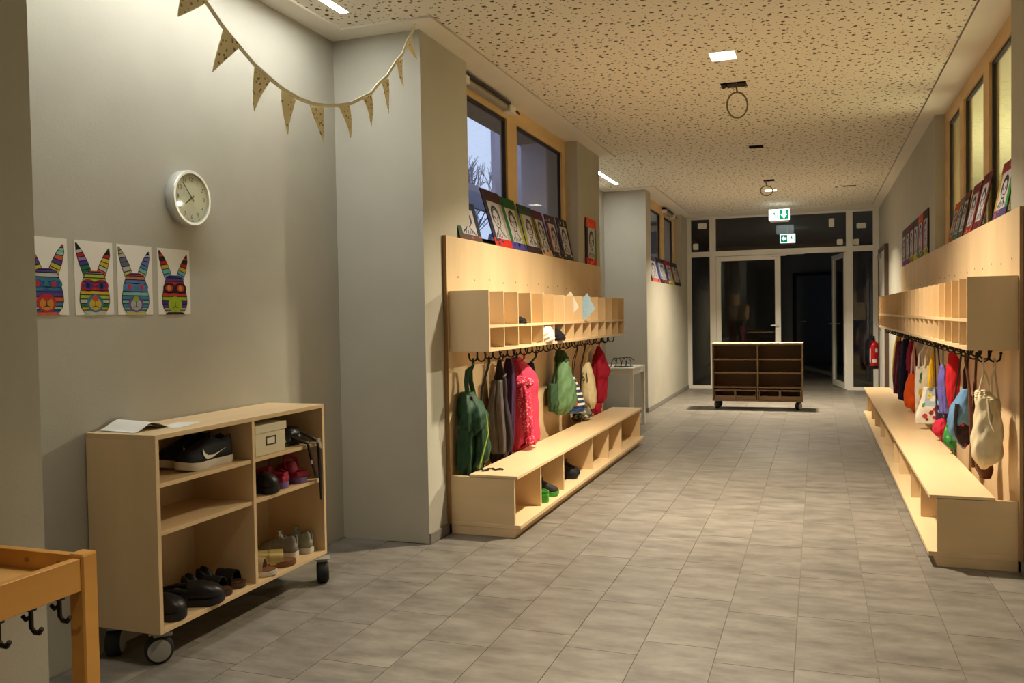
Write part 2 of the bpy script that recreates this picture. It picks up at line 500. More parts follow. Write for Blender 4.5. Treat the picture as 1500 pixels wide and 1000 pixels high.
for y0, y1, lab in ((2.05, 3.88, 'long lit strip lamp in the ceiling above the wall clock alcove'),
                    (8.55, 10.18, 'long lit strip lamp in the ceiling above the white table alcove')):
    r = empty('strip_lamp', (-2.26, (y0 + y1) / 2, H), lab, 'lamp', 'strip lamps in the alcoves')
    mb = MB()
    mb.box(-2.287, -2.283, y0, y1, H - 0.001, H + 0.03).box(-2.237, -2.233, y0, y1, H - 0.001, H + 0.03)
    mb.box(-2.287, -2.233, y0 - 0.003, y0, H - 0.001, H + 0.03).box(-2.287, -2.233, y1, y1 + 0.003, H - 0.001, H + 0.03)
    mb.build('channel', M_reflector, r)
    MB().box(-2.283, -2.237, y0, y1, H + 0.004, H + 0.008).build('diffuser', M_stripface, r)

HL = ['ragged dark opening in the ceiling with a cable loop hanging out, next to the lit lamp',
      'plain dark square opening in the perforated ceiling without any cable',
      'dark ceiling opening with a small cable loop in front of the exit sign',
      'shallow grey opening in the ceiling over the right-hand wall by the partition']
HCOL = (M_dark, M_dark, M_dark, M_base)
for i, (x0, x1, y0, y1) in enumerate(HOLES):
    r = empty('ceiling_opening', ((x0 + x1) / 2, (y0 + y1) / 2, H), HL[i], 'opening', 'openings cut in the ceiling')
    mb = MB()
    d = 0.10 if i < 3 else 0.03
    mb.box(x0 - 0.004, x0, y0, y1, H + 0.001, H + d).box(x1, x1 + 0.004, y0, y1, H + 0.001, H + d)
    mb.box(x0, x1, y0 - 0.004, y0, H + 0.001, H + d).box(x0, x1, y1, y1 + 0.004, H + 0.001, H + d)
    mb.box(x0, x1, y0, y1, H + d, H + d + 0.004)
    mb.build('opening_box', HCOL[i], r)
    if i == 0:
        e = MB()
        rr = random.Random(2)
        for k in range(9):
            a = x0 + (x1 - x0) * k / 9
            e.box(a, a + 0.013 + 0.01 * rr.random(), y1 - 0.004, y1 + 0.006, H - 0.004 - 0.006 * rr.random(), H + 0.02)
        e.build('torn_edge', M_base, r)
M_cable = mat('grey_cable', srgb(120, 104, 78), 0.6, 0.05)
def cable(cx, y, ztop, zc, rx, rz, lab, tilt=0.35):
    pts = [(cx + 0.02, y, ztop), (cx - 0.01, y + 0.005, (ztop + zc + rz) / 2)]
    for k in range(26):
        a = math.pi / 2 + 2 * math.pi * 1.08 * k / 25
        pts.append((cx + rx * math.cos(a), y + tilt * rx * math.cos(a) + 0.004 * k / 25, zc + rz * math.sin(a)))
    mb = MB(); mb.tube(pts, 0.006, 8)
    thing_mesh(mb, 'hanging_cable', M_cable, (cx, y, zc - rz), lab, 'cable', 'cables hanging from the ceiling', smooth=True)
cable(-0.508, 6.10, H + 0.09, 2.660, 0.066, 0.088, 'thin grey cable loop hanging from the ragged ceiling opening')
cable(-0.560, 10.68, H + 0.09, 2.680, 0.068, 0.058, 'small dark cable loop hanging in front of the far lit lamp')
# small square sensors beside the openings
thing_mesh(MB().box(0.22, 0.255, 11.58, 11.64, H - 0.012, H), 'smoke_sensor', M_greyplastic, (0.24, 11.61, H - 0.012),
           'small grey ceiling sensor beside the shallow grey opening', 'sensor')

# ------------------------------------------------------------------ windows
def window(name, X, panes, ysides, z0, z1, fr_m, depth=0.055, side=1, y_out=None, gasket=True):
    """frame bars around panes; side=+1 when the room lies on +X"""
    r = empty(name, (X, (ysides[0] + ysides[1]) / 2, z0)); r['kind'] = 'structure'
    x0, x1 = X - depth / 2, X + depth / 2
    ya, yb = ysides
    MB().box(x0, x1, ya, yb, z1, z1 + 0.13 if z1 + 0.13 < H else H - 0.008).build('top_rail', fr_m, r)
    MB().box(x0, x1, ya, yb, z0 - 0.005, z0 + 0.06).build('bottom_rail', fr_m, r)
    edges = [ya] + [v for p in panes for v in p] + [yb]
    for a, b in zip(edges[0::2], edges[1::2]):
        if b - a > 0.004: MB().box(x0, x1, a, b, z0 + 0.06, z1).build('stile', fr_m, r)
    for a, b in panes:
        MB().box(X - 0.004, X + 0.004, a, b, z0 + 0.06, z1).build('pane', M_glass, r)
        g = MB(); w = 0.02
        g.box(X - 0.012, X + 0.012, a, a + w, z0 + 0.06, z1).box(X - 0.012, X + 0.012, b - w, b, z0 + 0.06, z1)
        g.box(X - 0.012, X + 0.012, a, b, z1 - w, z1).box(X - 0.012, X + 0.012, a, b, z0 + 0.06, z0 + 0.06 + w)
        g.build('gasket', M_gasket, r)
    return r
window('window_1', -2.15, [(4.95, 5.92), (6.13, 7.34)], (4.884, 7.44), 1.69, 2.68, M_larch)
window('window_2', -2.15, [(11.1, 12.40), (12.70, 13.50)], (11.0, 13.68), 1.66, 2.67, M_larch)
window('window_3', 1.0, [(4.9, 5.80), (5.99, 6.75), (6.93, 7.52)], (4.80, 7.66), 1.69, 2.70, M_larch)
for (a, b, c, d) in ((4.884, 7.44, -2.30, 1.69), (11.0, 13.68, -2.30, 1.66)):
    pass

def opener(y0, y1, z, lab):
    r = empty('window_opener', (-2.10, (y0 + y1) / 2, z), lab, 'window opener', 'window opener drives')
    x0, x1 = -2.122, -2.075
    MB().box(x0, x1, y0, y1, z - 0.018, z + 0.012).build('drive_rail', M_greyplastic, r, bevel=0.003)
    MB().tube([(x1 + 0.004, y0 + 0.02, z + 0.03), (x1 + 0.004, (y0 + y1) / 2, z + 0.036), (x1 + 0.004, y1 - 0.05, z + 0.028)], 0.012, 8).build('cable_sleeve', M_black, r, smooth=True)
    MB().box(x0 - 0.0, x1 + 0.02, y1 - 0.06, y1 + 0.06, z - 0.03, z + 0.02).build('bracket', M_alu, r, bevel=0.004)
    MB().box(x0 - 0.0, x1 + 0.02, y0 - 0.03, y0 + 0.05, z - 0.03, z + 0.02).build('bracket', M_alu, r, bevel=0.004)
    MB().tube([(x1 + 0.02, y1 + 0.04, z - 0.01), (x1 + 0.03, y1 + 0.09, z - 0.02), (x1 + 0.015, y1 + 0.11, z + 0.0), (x1 - 0.01, y1 + 0.08, z + 0.02)], 0.005, 6).build('wire', M_black, r, smooth=True)
    MB().box(x0, x1 + 0.01, y0 - 0.02, y0 + 0.07, z + 0.02, z + 0.05).build('motor', M_black, r, bevel=0.004)
opener(5.0, 5.88, 2.735, 'grey window opener drive on the top rail of the large window')
opener(12.55, 13.3, 2.73, 'grey window opener drive on the far alcove window')

# what stands outside the left windows
M_ext = mat('exterior_render', srgb(176, 172, 190), 0.9, 0.04)
struct('wall_left', (-2.75, -2.31, 8.06, 8.10, 0, 3.0), mat('outer_render', srgb(214, 210, 226), 0.9, 0.03))
M_bark = mat('tree_bark', srgb(128, 124, 140), 0.9, 0.1)
ext = empty('neighbour_building', (-4.6, 10.0, -0.1), 'pale lavender outbuilding wall with an open porch outside the window', 'building')
e = MB()
EX0, EX1 = -3.60, -3.55
e.box(EX0, EX1, 5.0, 11.26, 1.0, 2.06).box(EX0, EX1, 5.0, 11.26, 3.55, 4.4)
e.box(EX0, EX1, 9.46, 11.26, 2.06, 3.55).box(EX0, EX1, 5.0, 7.4, 2.06, 3.55).box(EX0, EX1, 7.4, 9.46, 2.44, 2.69)
e.build('facade', M_ext, ext)
MB().box(EX0, EX1, 5.0, 11.26, -0.1, 1.0).build('plinth', M_ext, ext)
MB().box(-4.2, -3.5, 4.9, 12.3, 4.4, 4.55).build('roof_slab', M_ext, ext)
MB().box(-4.4, -3.0, 12.1, 12.3, -0.1, 4.4).build('return_wall', mat('pale_blue_render', srgb(196, 204, 232), 0.9, 0.03), ext)
g = struct('floor', (-40, -2.9, -20, 60, -0.3, -0.1), M_base)
tr = random.Random(7)
tree = empty('bare_tree', (-14.0, 35.0, -0.1), 'bare leafless tree against the dusk sky outside the window', 'tree')
trunk = MB(); br = MB()
def branch(p, d, l, r, n):
    q = p + d * l
    (trunk if n > 4 else br).tube([p, (p + q) / 2 + Vector((tr.uniform(-.05, .05), tr.uniform(-.05, .05), 0)) * l, q], [r, r * 0.85, r * 0.7], 5)
    if n == 0: return
    for k in range(3 if n > 1 else 4):
        a = Vector((tr.uniform(-1, 1), tr.uniform(-1, 1), tr.uniform(-.25, .8)))
        nd = (d + a * 0.75).normalized()
        branch(p + d * l * tr.uniform(0.55, 1.0), nd, l * tr.uniform(0.62, 0.8), r * 0.62, n - 1)
branch(Vector((-14.0, 35.0, -0.1)), Vector((0.05, 0.0, 1)), 3.2, 0.2, 6)
trunk.build('trunk', M_bark, tree); br.build('branches', M_bark, tree)

# the lit room behind the right-hand window
M_room = mat('yellow_room_wall', srgb(216, 214, 182), 0.9, 0.03)
struct('wall_room', (4.2, 4.35, 2.0, 15.0, 0, H), M_room)
struct('wall_room', (1.10, 4.2, 14.8, 15.0, 0, H), M_room)
struct('wall_room', (1.10, 4.2, 2.0, 2.2, 0, H), M_room)
struct('ceiling', (1.10, 4.35, 2.0, 15.0, H + 0.01, H + 0.06), M_room)
struct('floor', (1.30, 4.35, 2.0, 15.0, -0.10, 0.0), M_base)
rl = empty('ceiling_lamp', (2.6, 8.6, H), 'round ceiling lamp in the lit room behind the corridor window', 'lamp')
MB().lathe([(0.19, H - 0.05), (0.2, H - 0.03), (0.2, H + 0.005)], 24, c=(2.6, 8.6, 0)).build('lamp_base', M_alu, rl, smooth=True)
MB().lathe([(0.12, H - 0.075), (0.18, H - 0.06), (0.185, H - 0.05)], 24, c=(2.6, 8.6, 0)).build('diffuser', emit_mat('room_lamp', (1, .88, .6), 4.0), rl, smooth=True)
L = bpy.data.lights.new('lamp_light', 'AREA'); L.shape = 'DISK'; L.size = 0.36; L.energy = ROOM_W; L.color = (1.0, 0.93, 0.68)
lo = bpy.data.objects.new('lamp_light', L); COL.objects.link(lo); lo.parent = rl; lo.location = (0, 0, -0.09)

# ------------------------------------------------------------------ glass partition with double door
FY0, FY1 = YE - 0.03, YE + 0.04
def bars(name, lst, kind=True):
    r = empty(name, (0, YE, 0)); r['kind'] = 'structure'
    for nm, d in lst: MB().box(d[0], d[1], FY0, FY1, d[2], d[3]).build(nm, M_alu, r)
    return r
part = bars('wall_partition', [('post', (-2.008, -1.942, 0, 2.79)), ('post', (-1.645, -1.548, 0, 2.79)), ('post', (0.428, 0.522, 0, 2.79)),
                          ('post', (0.812, 0.898, 0, 2.79)), ('rail', (-1.942, -1.645, 0, 0.05)), ('rail', (0.522, 0.812, 0, 0.05)),
                          ('rail', (-1.942, -1.645, 2.148, 2.232)), ('rail', (-1.548, 0.428, 2.148, 2.232)), ('rail', (0.522, 0.812, 2.148, 2.232)),
                          ('rail', (-1.942, -1.645, 2.757, 2.79)), ('rail', (-1.548, 0.428, 2.757, 2.79)), ('rail', (0.522, 0.812, 2.757, 2.79))])
for a, b, c, d in ((-1.942, -1.645, 0.05, 2.148), (0.522, 0.812, 0.05, 2.148), (-1.942, -1.645, 2.232, 2.757),
                   (-1.548, 0.428, 2.232, 2.757), (0.522, 0.812, 2.232, 2.757)):
    MB().box(a, b, YE, YE + 0.008, c, d).build('pane', M_glassdark, part)
def leaf(name, loc, rz, w, hinge_right):
    r = empty(name, loc, rz=rz); r['kind'] = 'structure'
    s = -1 if hinge_right else 1
    def bx(nm, a, b, z0, z1, m=M_alu, y0=-0.025, y1=0.025):
        return MB().box(s * a, s * b, y0, y1, z0, z1).build(nm, m, r, local=True)
    bx('stile', 0, 0.075, 0.01, 2.142); bx('stile', w - 0.085, w, 0.01, 2.142)
    bx('rail', 0.075, w - 0.085, 2.07, 2.142); bx('rail', 0.075, w - 0.085, 0.01, 0.10)
    bx('pane', 0.075, w - 0.085, 0.10, 2.07, M_glassdark, -0.004, 0.004)
    h = MB(); h.tube([(s * (w - 0.04), -0.025, 1.02), (s * (w - 0.04), -0.07, 1.02), (s * (w - 0.15), -0.07, 1.02)], 0.010, 8)
    h.tube([(s * (w - 0.04), 0.025, 1.02), (s * (w - 0.04), 0.07, 1.02), (s * (w - 0.15), 0.07, 1.02)], 0.010, 8)
    h.build('door_handle', M_steel, r, local=True, smooth=True)
    return r
leaf('door_1', (-1.545, YE, 0), 0.0, 1.0, False)
leaf('door_2', (0.425, YE + 0.03, 0), math.radians(-80), 0.96, True)
dc = empty('door_closer', (-0.62, YE - 0.06, 2.10), 'slim white door closer on the top of the glass double door', 'door closer')
MB().box(-0.68, -0.45, YE - 0.085, YE - 0.03, 2.118, 2.146).build('closer_body', M_alu, dc, bevel=0.003)
MB().box(-0.5, -0.18, YE - 0.06, YE - 0.045, 2.135, 2.146).build('closer_arm', M_alu, dc)

# dark corridor beyond the partition
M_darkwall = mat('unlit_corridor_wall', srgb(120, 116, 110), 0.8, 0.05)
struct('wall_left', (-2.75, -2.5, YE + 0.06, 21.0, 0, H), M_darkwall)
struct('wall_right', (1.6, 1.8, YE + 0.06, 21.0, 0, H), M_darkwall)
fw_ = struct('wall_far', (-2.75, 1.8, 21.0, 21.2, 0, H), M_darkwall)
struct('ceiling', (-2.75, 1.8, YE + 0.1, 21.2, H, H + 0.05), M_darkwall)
M_darkdoor = mat('dark_door', srgb(70, 70, 76), 0.6, 0.05)
d4 = empty('door_4', (0.05, 20.98, 0)); d4['kind'] = 'structure'
MB().box(-0.45, 0.45, 20.95, 21.0, 0.0, 2.05).build('door_leaf', M_darkdoor, d4)
MB().box(-0.53, -0.45, 20.94, 21.0, 0, 2.13).box(0.45, 0.53, 20.94, 21.0, 0, 2.13).box(-0.45, 0.45, 20.94, 21.0, 2.05, 2.13).build('door_frame', M_dark, d4)
MB().tube([(-0.36, 20.95, 1.0), (-0.36, 20.9, 1.0), (-0.25, 20.9, 1.0)], 0.01, 8).build('door_handle', M_steel, d4, smooth=True)

# right wall door near the partition
d3 = empty('door_3', (XR - 0.02, 13.1, 0)); d3['kind'] = 'structure'
MB().box(XR - 0.035, XR, 12.52, 13.70, 0.01, 2.06).build('door_leaf', M_white, d3)
MB().box(XR - 0.05, XR, 12.44, 12.52, 0, 2.12).box(XR - 0.05, XR, 13.70, 13.76, 0, 2.12).box(XR - 0.05, XR, 12.52, 13.70, 2.06, 2.12).build('door_frame', mat('brown_door_frame', srgb(84, 66, 52), 0.5, 0.05), d3)
MB().tube([(XR - 0.035, 13.55, 1.02), (XR - 0.085, 13.55, 1.02), (XR - 0.085, 13.43, 1.02)], 0.010, 8).build('door_handle', M_steel, d3, smooth=True)
MB().box(XR - 0.075, XR - 0.036, 13.2, 13.6, 1.98, 2.03).build('door_closer', M_greyplastic, d3)

# white labels stuck on the panes
STK = [((-1.833, -1.690, 2.607, 2.700), 'white rectangular sticker high on the narrow pane beside the far window niche'),
       ((-1.913, -1.824, 2.270, 2.372), 'small white square sticker low on the narrow upper pane beside the far window niche'),
       ((0.178, 0.258, 2.535, 2.673), 'upright white sticker on the wide transom pane, nearer its top rail'),
       ((0.295, 0.383, 2.260, 2.348), 'square white sticker low in the wide transom pane corner'),
       ((0.580, 0.717, 2.498, 2.582), 'white rectangular sticker on the narrow upper pane above the fire extinguisher'),
       ((0.531, 0.618, 2.250, 2.340), 'square white sticker low on the narrow upper pane above the fire extinguisher')]
for (a, b, c, d), lab in STK:
    mb = MB(); k = 0.012; y = YE - 0.0012
    mb.prism([(a + k, c), (b - k, c), (b, c + k), (b, d - k), (b - k, d), (a + k, d), (a, d - k), (a, c + k)], lambda p, q, t: (p, y + t, q), 0.001)
    thing_mesh(mb, 'glass_sticker', M_paper, ((a + b) / 2, y, c), lab, 'sticker', 'stickers on the glass partition')

# exit signs
M_signw = emit_mat('sign_white', (0.85, 1.0, 0.94), 3.2)
M_signg = emit_mat('sign_green', (0.01, 0.42, 0.16), 0.95)
def exit_sign(x0, x1, y, z0, z1, arrow, lab):
    r = empty('exit_sign', ((x0 + x1) / 2, y, z0), lab, 'exit sign')
    MB().box(x0, x1, y + 0.004, y + 0.03, z0, z1).build('sign_panel', M_signw, r)
    MB().box(x0 + 0.02, x1 - 0.01, y + 0.001, y + 0.034, z0 - 0.03, z0 - 0.004).build('lamp_housing', M_alu, r)
    MB().box((x0 + x1) / 2 - 0.01, (x0 + x1) / 2 + 0.01, y + 0.01, y + 0.025, z1, H).build('hanger', M_alu, r)
    w, h = x1 - x0, z1 - z0
    ax = x1 - 0.27 * w if arrow == 'down' else x0 + 0.27 * w
    px = x0 + 0.25 * w if arrow == 'down' else x1 - 0.25 * w
    P = lambda lst, t0, t1: (lambda mb: [mb.prism(q, lambda a, b, t: (a, y + 0.004 - t0 - t, b), t1 - t0) for q in lst] and mb)(MB())
    hw = 0.22 * w
    P([[(ax - hw, z0 + .08 * h), (ax + hw, z0 + .08 * h), (ax + hw, z1 - .08 * h), (ax - hw, z1 - .08 * h)]], 0, 0.001).build('green_field', M_signg, r)
    zc = (z0 + z1) / 2
    if arrow == 'down':
        pol = [(ax - .16 * w, zc + .02 * h), (ax, zc - .36 * h), (ax + .16 * w, zc + .02 * h), (ax + .07 * w, zc + .02 * h), (ax + .07 * w, zc + .34 * h), (ax - .07 * w, zc + .34 * h), (ax - .07 * w, zc + .02 * h)]
    else:
        pol = [(ax + .16 * w, zc + .12 * h), (ax + .16 * w, zc - .12 * h), (ax, zc - .12 * h), (ax, zc - .3 * h), (ax - .17 * w, zc), (ax, zc + .3 * h), (ax, zc + .12 * h)]
    P([pol], 0.001, 0.002).build('arrow', M_signw, r)
    # running figure beside a doorway
    s = h
    fig = [[(px - .02 * s, zc - .02 * s), (px + .10 * s, zc + .02 * s), (px + .08 * s, zc + .24 * s), (px - .06 * s, zc + .20 * s)],
           [(px - .02 * s, zc), (px + .06 * s, zc), (px - .06 * s, zc - .18 * s), (px - .2 * s, zc - .26 * s), (px - .2 * s, zc - .20 * s), (px - .1 * s, zc - .15 * s)],
           [(px + .03 * s, zc), (px + .10 * s, zc + .01 * s), (px + .2 * s, zc - .12 * s), (px + .14 * s, zc - .32 * s), (px + .08 * s, zc - .32 * s), (px + .12 * s, zc - .12 * s)],
           [(px - .06 * s, zc + .2 * s), (px - .06 * s, zc + .14 * s), (px - .2 * s, zc + .06 * s), (px - .2 * s, zc + .11 * s)],
           [(px + .09 * s, zc + .30 * s), (px + .16 * s, zc + .30 * s), (px + .16 * s, zc + .38 * s), (px + .09 * s, zc + .38 * s)],
           [(px + .26 * s, zc - .38 * s), (px + .32 * s, zc - .38 * s), (px + .32 * s, zc + .38 * s), (px + .26 * s, zc + .38 * s)]]
    P(fig, 0, 0.001).build('running_figure', M_signg, r)
exit_sign(-0.655, -0.368, 13.05, 2.565, 2.722, 'down', 'lit green exit sign with down arrow hanging from the ceiling before the partition')
exit_sign(-0.655, -0.379, 17.0, 2.53, 2.694, 'left', 'lit green exit sign with left arrow hanging in the dark corridor behind the glass')

# ------------------------------------------------------------------ cloakroom rows: board, cubby shelf with hooks, bench
def hook_geo(mb, x, y, z):
    mb.box(x - 0.028, x + 0.028, y - 0.009, y + 0.009, z - 0.004, z)
    mb.tube([(x, y, z - 0.004), (x, y, z - 0.052)], 0.0055, 6)
    for s in (-1, 1):
        pts = [(x, y, z - 0.045)]
        for k in range(7):
            a = math.pi + math.pi * 0.95 * k / 6
            pts.append((x + s * (0.026 + 0.024 * math.cos(a) * 1), y, z - 0.040 + 0.020 * math.sin(a)))
        pts.append((x + s * 0.052, y, z - 0.022))
        mb.tube(pts, 0.005, 6)
        mb.sphere((x + s * 0.052, y, z - 0.020), 0.0075, 0.0075, 0.0075, 8, 5)

def cloak_row(side, xb, xwall, xf, y0, n, pitch, yend_board, benches, divs, names):
    """side=+1: row on the left wall facing +X"""
    s = side
    bt = 0.02
    # board
    bd = empty('coat_board', (xb, y0, 0), names['board'], 'wall board')
    xw = xwall + s * 0.002
    MB().box(xw, xb, y0, yend_board, 0.055, 1.707).build('board_panel', M_ply, bd, bevel=0.001)
    e = MB()
    e.box(xw, xb, y0 - 0.0015, y0, 0.055, 1.707).build('board_edge', M_plyedge, bd)
    scr = None
    for i in range(n):
        yy = y0 + 0.015 + pitch * (i + 0.5) + 0.02
        if yy > yend_board - 0.05: break
        m_ = MB(); m_.lathe([(0.006, 0), (0.006, 0.0015), (0.003, 0.002)], 8, 'x', (0, 0, 0))
        if scr is None:
            scr = m_.build('screw_hole', M_plyedge, bd, local=True); o = scr
        else:
            o = scr.copy(); COL.objects.link(o); o.parent = bd
        o.location = (0 if s > 0 else -0.002, yy - y0, 1.475 - 0.012 * (i % 2))
        m2 = (MB().box(-0.001, 0.0016, -0.004, 0.004, 0.0, 0.032))
    xbk = xb; xb = xb + s * 0.002
    # cubby shelf
    ya, yb = y0 + 0.016, y0 + 0.016 + n * pitch
    cb, ct, cm = 1.041, 1.388, 1.176
    r = empty('cubby_shelf', ((xb + xf) / 2, ya, cb), names['cubby'], 'cubby shelf')
    lo_, hi_ = min(xb, xf), max(xb, xf)
    MB().box(lo_, hi_, ya + 0.018, yb - 0.018, cb, cb + 0.018).build('bottom_board', M_plyh, r)
    MB().box(lo_, hi_ - (0.001 if s > 0 else 0), ya + 0.018, yb - 0.018, cm, cm + 0.016).build('middle_shelf', M_plyh, r)
    MB().box(xb, xb + s * 0.006, ya + 0.018, yb - 0.018, cb + 0.018, ct).build('back_board', M_ply, r)
    dv = None
    for i in range(n + 1):
        t = 0.018 if i in (0, n) else 0.010
        y = ya + i * pitch
        ys = (y, y + t) if i == 0 else ((y - t, y) if i == n else (y - t / 2, y + t / 2))
        nm = 'end_panel' if i in (0, n) else 'divider'
        zl = cb if i in (0, n) else cb + 0.018
        if nm == 'end_panel':
            MB().box(lo_, hi_, *ys, cb, ct + 0.002).build(nm, M_ply, r, bevel=0.001)
        else:
            for za, zb in ((cb + 0.018, cm), (cm + 0.016, ct)):
                MB().box(lo_ + (0.006 if s > 0 else 0.002), hi_ - (0.002 if s > 0 else 0.006), *ys, za, zb).build(nm, M_ply, r)
    hk = None
    for i in range(n):
        if hk is None:
            mb = MB(); hook_geo(mb, 0, 0, 0)
            hk = mb.build('coat_hook', M_blackmetal, r, smooth=True, local=True); o = hk
        else:
            o = hk.copy(); COL.objects.link(o); o.parent = r
        o.location = (names['hookx'] - r.location.x, ya + pitch * (i + .5) - r.location.y, 0)
    # bench
    bp, bs, bb, bsb = benches
    by0, by1 = names['bench_y']
    zs, ze = 0.346, 0.332
    b = empty('cloakroom_bench', ((xb + bp) / 2, (by0 + by1) / 2, 0), names['bench'], 'bench')
    MB().box(xb, bp - s * 0.0, by0, by1, 0.001, 0.050).build('plinth', M_plyh, b)
    MB().box(xb, bb, by0 - 0.002, by1 + 0.002, 0.050, 0.072).build('base_board', M_plyh, b, bevel=0.001)
    MB().box(bsb, bs, by0, by1 + 0.004, ze - 0.004, zs).build('seat', M_plyh, b, bevel=0.0015)
    MB().box(xb, bp, by0, by0 + 0.02, 0.072, ze).build('end_panel', M_plyx, b)
    MB().box(bsb, bp, by1 - 0.02, by1, 0.072, ze - 0.004).build('end_panel', M_plyx, b)
    for y in divs:
        MB().box(bsb, bp - s * 0.005, y - 0.010, y + 0.010, 0.072, ze - 0.004).build('divider', M_plyx, b)
    MB().box(bsb, bsb + s * 0.012, by0 + 0.02, by1 - 0.02, 0.072, ze - 0.004).build('back_panel', M_ply, b)
    return r

cloak_row(+1, -1.985, XP, -1.739, 4.475, 14, 0.2555, 8.175, (-1.60, -1.578, -1.564, -1.868), (4.98, 5.485, 6.265, 6.79, 7.275),
          dict(board='tall birch plywood wall board on the left wall under the large window', hookx=-1.865, bench_y=(4.475, 8.075),
               cubby='plywood cubby shelf with fourteen openings and black hooks on the left wall',
               bench='long low plywood bench with open shoe compartments along the left wall'))
cloak_row(-1, 0.882, XR, 0.668, 4.521, 24, 0.2573, 10.43, (0.538, 0.505, 0.500, 0.785), (5.29, 5.82, 6.62, 7.10, 7.99, 8.54, 9.34, 9.90),
          dict(board='tall birch plywood wall board on the right wall under the interior window', hookx=0.78, bench_y=(4.536, 10.70),
               cubby='very long plywood cubby shelf with black hooks on the right wall',
               bench='very long low plywood bench along the right wall, under the bags'))

# ------------------------------------------------------------------ rolling shoe cabinets
def caster(parent, x, y, axis_ang):
    r = empty('caster', (0, 0, 0)); r.parent = parent
    r.location = (x, y, 0); r.rotation_euler = (0, 0, axis_ang)
    # as a part: plate, fork and wheel share one frame
    return r
def add_caster(parent, x, y, ang, M=None):
    T = Matrix.Translation((x, y, 0)) @ Matrix.Rotation(ang, 4, 'Z')
    a = MB(); a.M = T
    a.lathe([(0.041, -0.027), (0.050, -0.020), (0.051, -0.006), (0.051, 0.006), (0.050, 0.020), (0.041, 0.027)], 28, 'x', (0, 0, 0.051))
    w = a.build('caster_wheel', M_rubber, parent, smooth=True, local=True)
    d = MB(); d.M = T
    d.lathe([(0.040, 0.0265), (0.040, 0.0285), (0.036, 0.0295), (0.0, 0.0295)], 28, 'x', (0, 0, 0.051))
    d.build('wheel_cover', M_greyplastic, w, smooth=True, local=True)
    d = MB(); d.M = T
    d.lathe([(0.0, -0.0295), (0.036, -0.0295), (0.040, -0.0285), (0.040, -0.0265)], 28, 'x', (0, 0, 0.051))
    d.build('wheel_cover', M_greyplastic, w, smooth=True, local=True)
    f = MB(); f.M = T
    f.box(-0.035, 0.035, -0.035, 0.035, 0.112, 0.118)
    f.box(-0.022, 0.022, -0.02, 0.045, 0.098, 0.112)
    f.build('caster_fork', M_greyplastic, parent, local=True, bevel=0.003)

def cabinet(root, W, D, zb, zt, zones, m_side, m_shelf):
    """local frame: front at y=0 facing -Y, width along +X, depth along +Y; zones: per column list of shelf heights"""
    t = 0.018
    B = lambda nm, *d, m=m_side: MB().box(*d).build(nm, m, root, local=True, bevel=0.0012)
    B('side_panel', 0, t, 0, D, zb, zt - t); B('side_panel', W - t, W, 0, D, zb, zt - t)
    B('top_board', 0, W, 0, D, zt - t, zt, m=m_shelf); B('bottom_board', t, W - t, 0, D, zb, zb + t, m=m_shelf)
    B('back_board', t, W - t, D - 0.008, D - 0.001, zb + t, zt - t)
    B('divider', W * 0.5085 - t / 2, W * 0.5085 + t / 2, 0.0, D - 0.008, zb + t, zt - t)
    xs = [(t, W * 0.5085 - t / 2), (W * 0.5085 + t / 2, W - t)]
    for (xa, xb_), zz in zip(xs, zones):
        for z in zz: B('shelf', xa, xb_, 0.006, D - 0.008, z - 0.016, z, m=m_shelf)

# near cabinet: front faces +X.  local x -> world Y, local y -> world -X
CX, CY = -2.22, 2.426
cab = empty('shoe_cabinet', (CX, CY, 0), 'birch plywood shoe cabinet on casters against the wall under the rabbit drawings', 'cabinet', rz=math.pi / 2)
cabinet(cab, 1.106, 0.318, 0.12, 0.838, ([0.661, 0.487], [0.661, 0.487]), M_ply, M_plyx)
add_caster(cab, 0.045, 0.05, math.radians(-135)); add_caster(cab, 1.045, -0.012, math.radians(-56))
add_caster(cab, 0.05, 0.26, math.radians(-60)); add_caster(cab, 1.04, 0.26, math.radians(20))
# far cabinet: front faces the corridor
FCX, FCY = -1.277, 11.22
fcab = empty('shoe_cabinet', (FCX, FCY, 0), 'plywood shelf cabinet on casters standing free in front of the glass door', 'cabinet')
M_brownply = mat('shade_browned_ply', srgb(138, 110, 80), 0.5, 0.1, 6.0, stretch=(0.2, 1, 1))  # plywood with the cabinet's interior shade put into its brown colour
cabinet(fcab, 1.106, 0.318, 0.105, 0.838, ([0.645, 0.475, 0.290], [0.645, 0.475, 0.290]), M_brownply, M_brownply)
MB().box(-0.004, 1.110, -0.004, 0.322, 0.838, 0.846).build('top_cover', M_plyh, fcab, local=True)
for x, a in ((0.05, 20), (1.05, -30)):
    add_caster(fcab, x, 0.05, math.radians(a)); add_caster(fcab, x, 0.27, math.radians(a + 30))
binlab = ['low wooden bin on the bottom shelf of the far cabinet, against its left side panel',
          'low wooden bin on the bottom shelf of the far cabinet, left of its centre divider',
          'low wooden bin on the bottom shelf of the far cabinet, right of its centre divider',
          'low wooden bin on the bottom shelf of the far cabinet, against its right side panel']
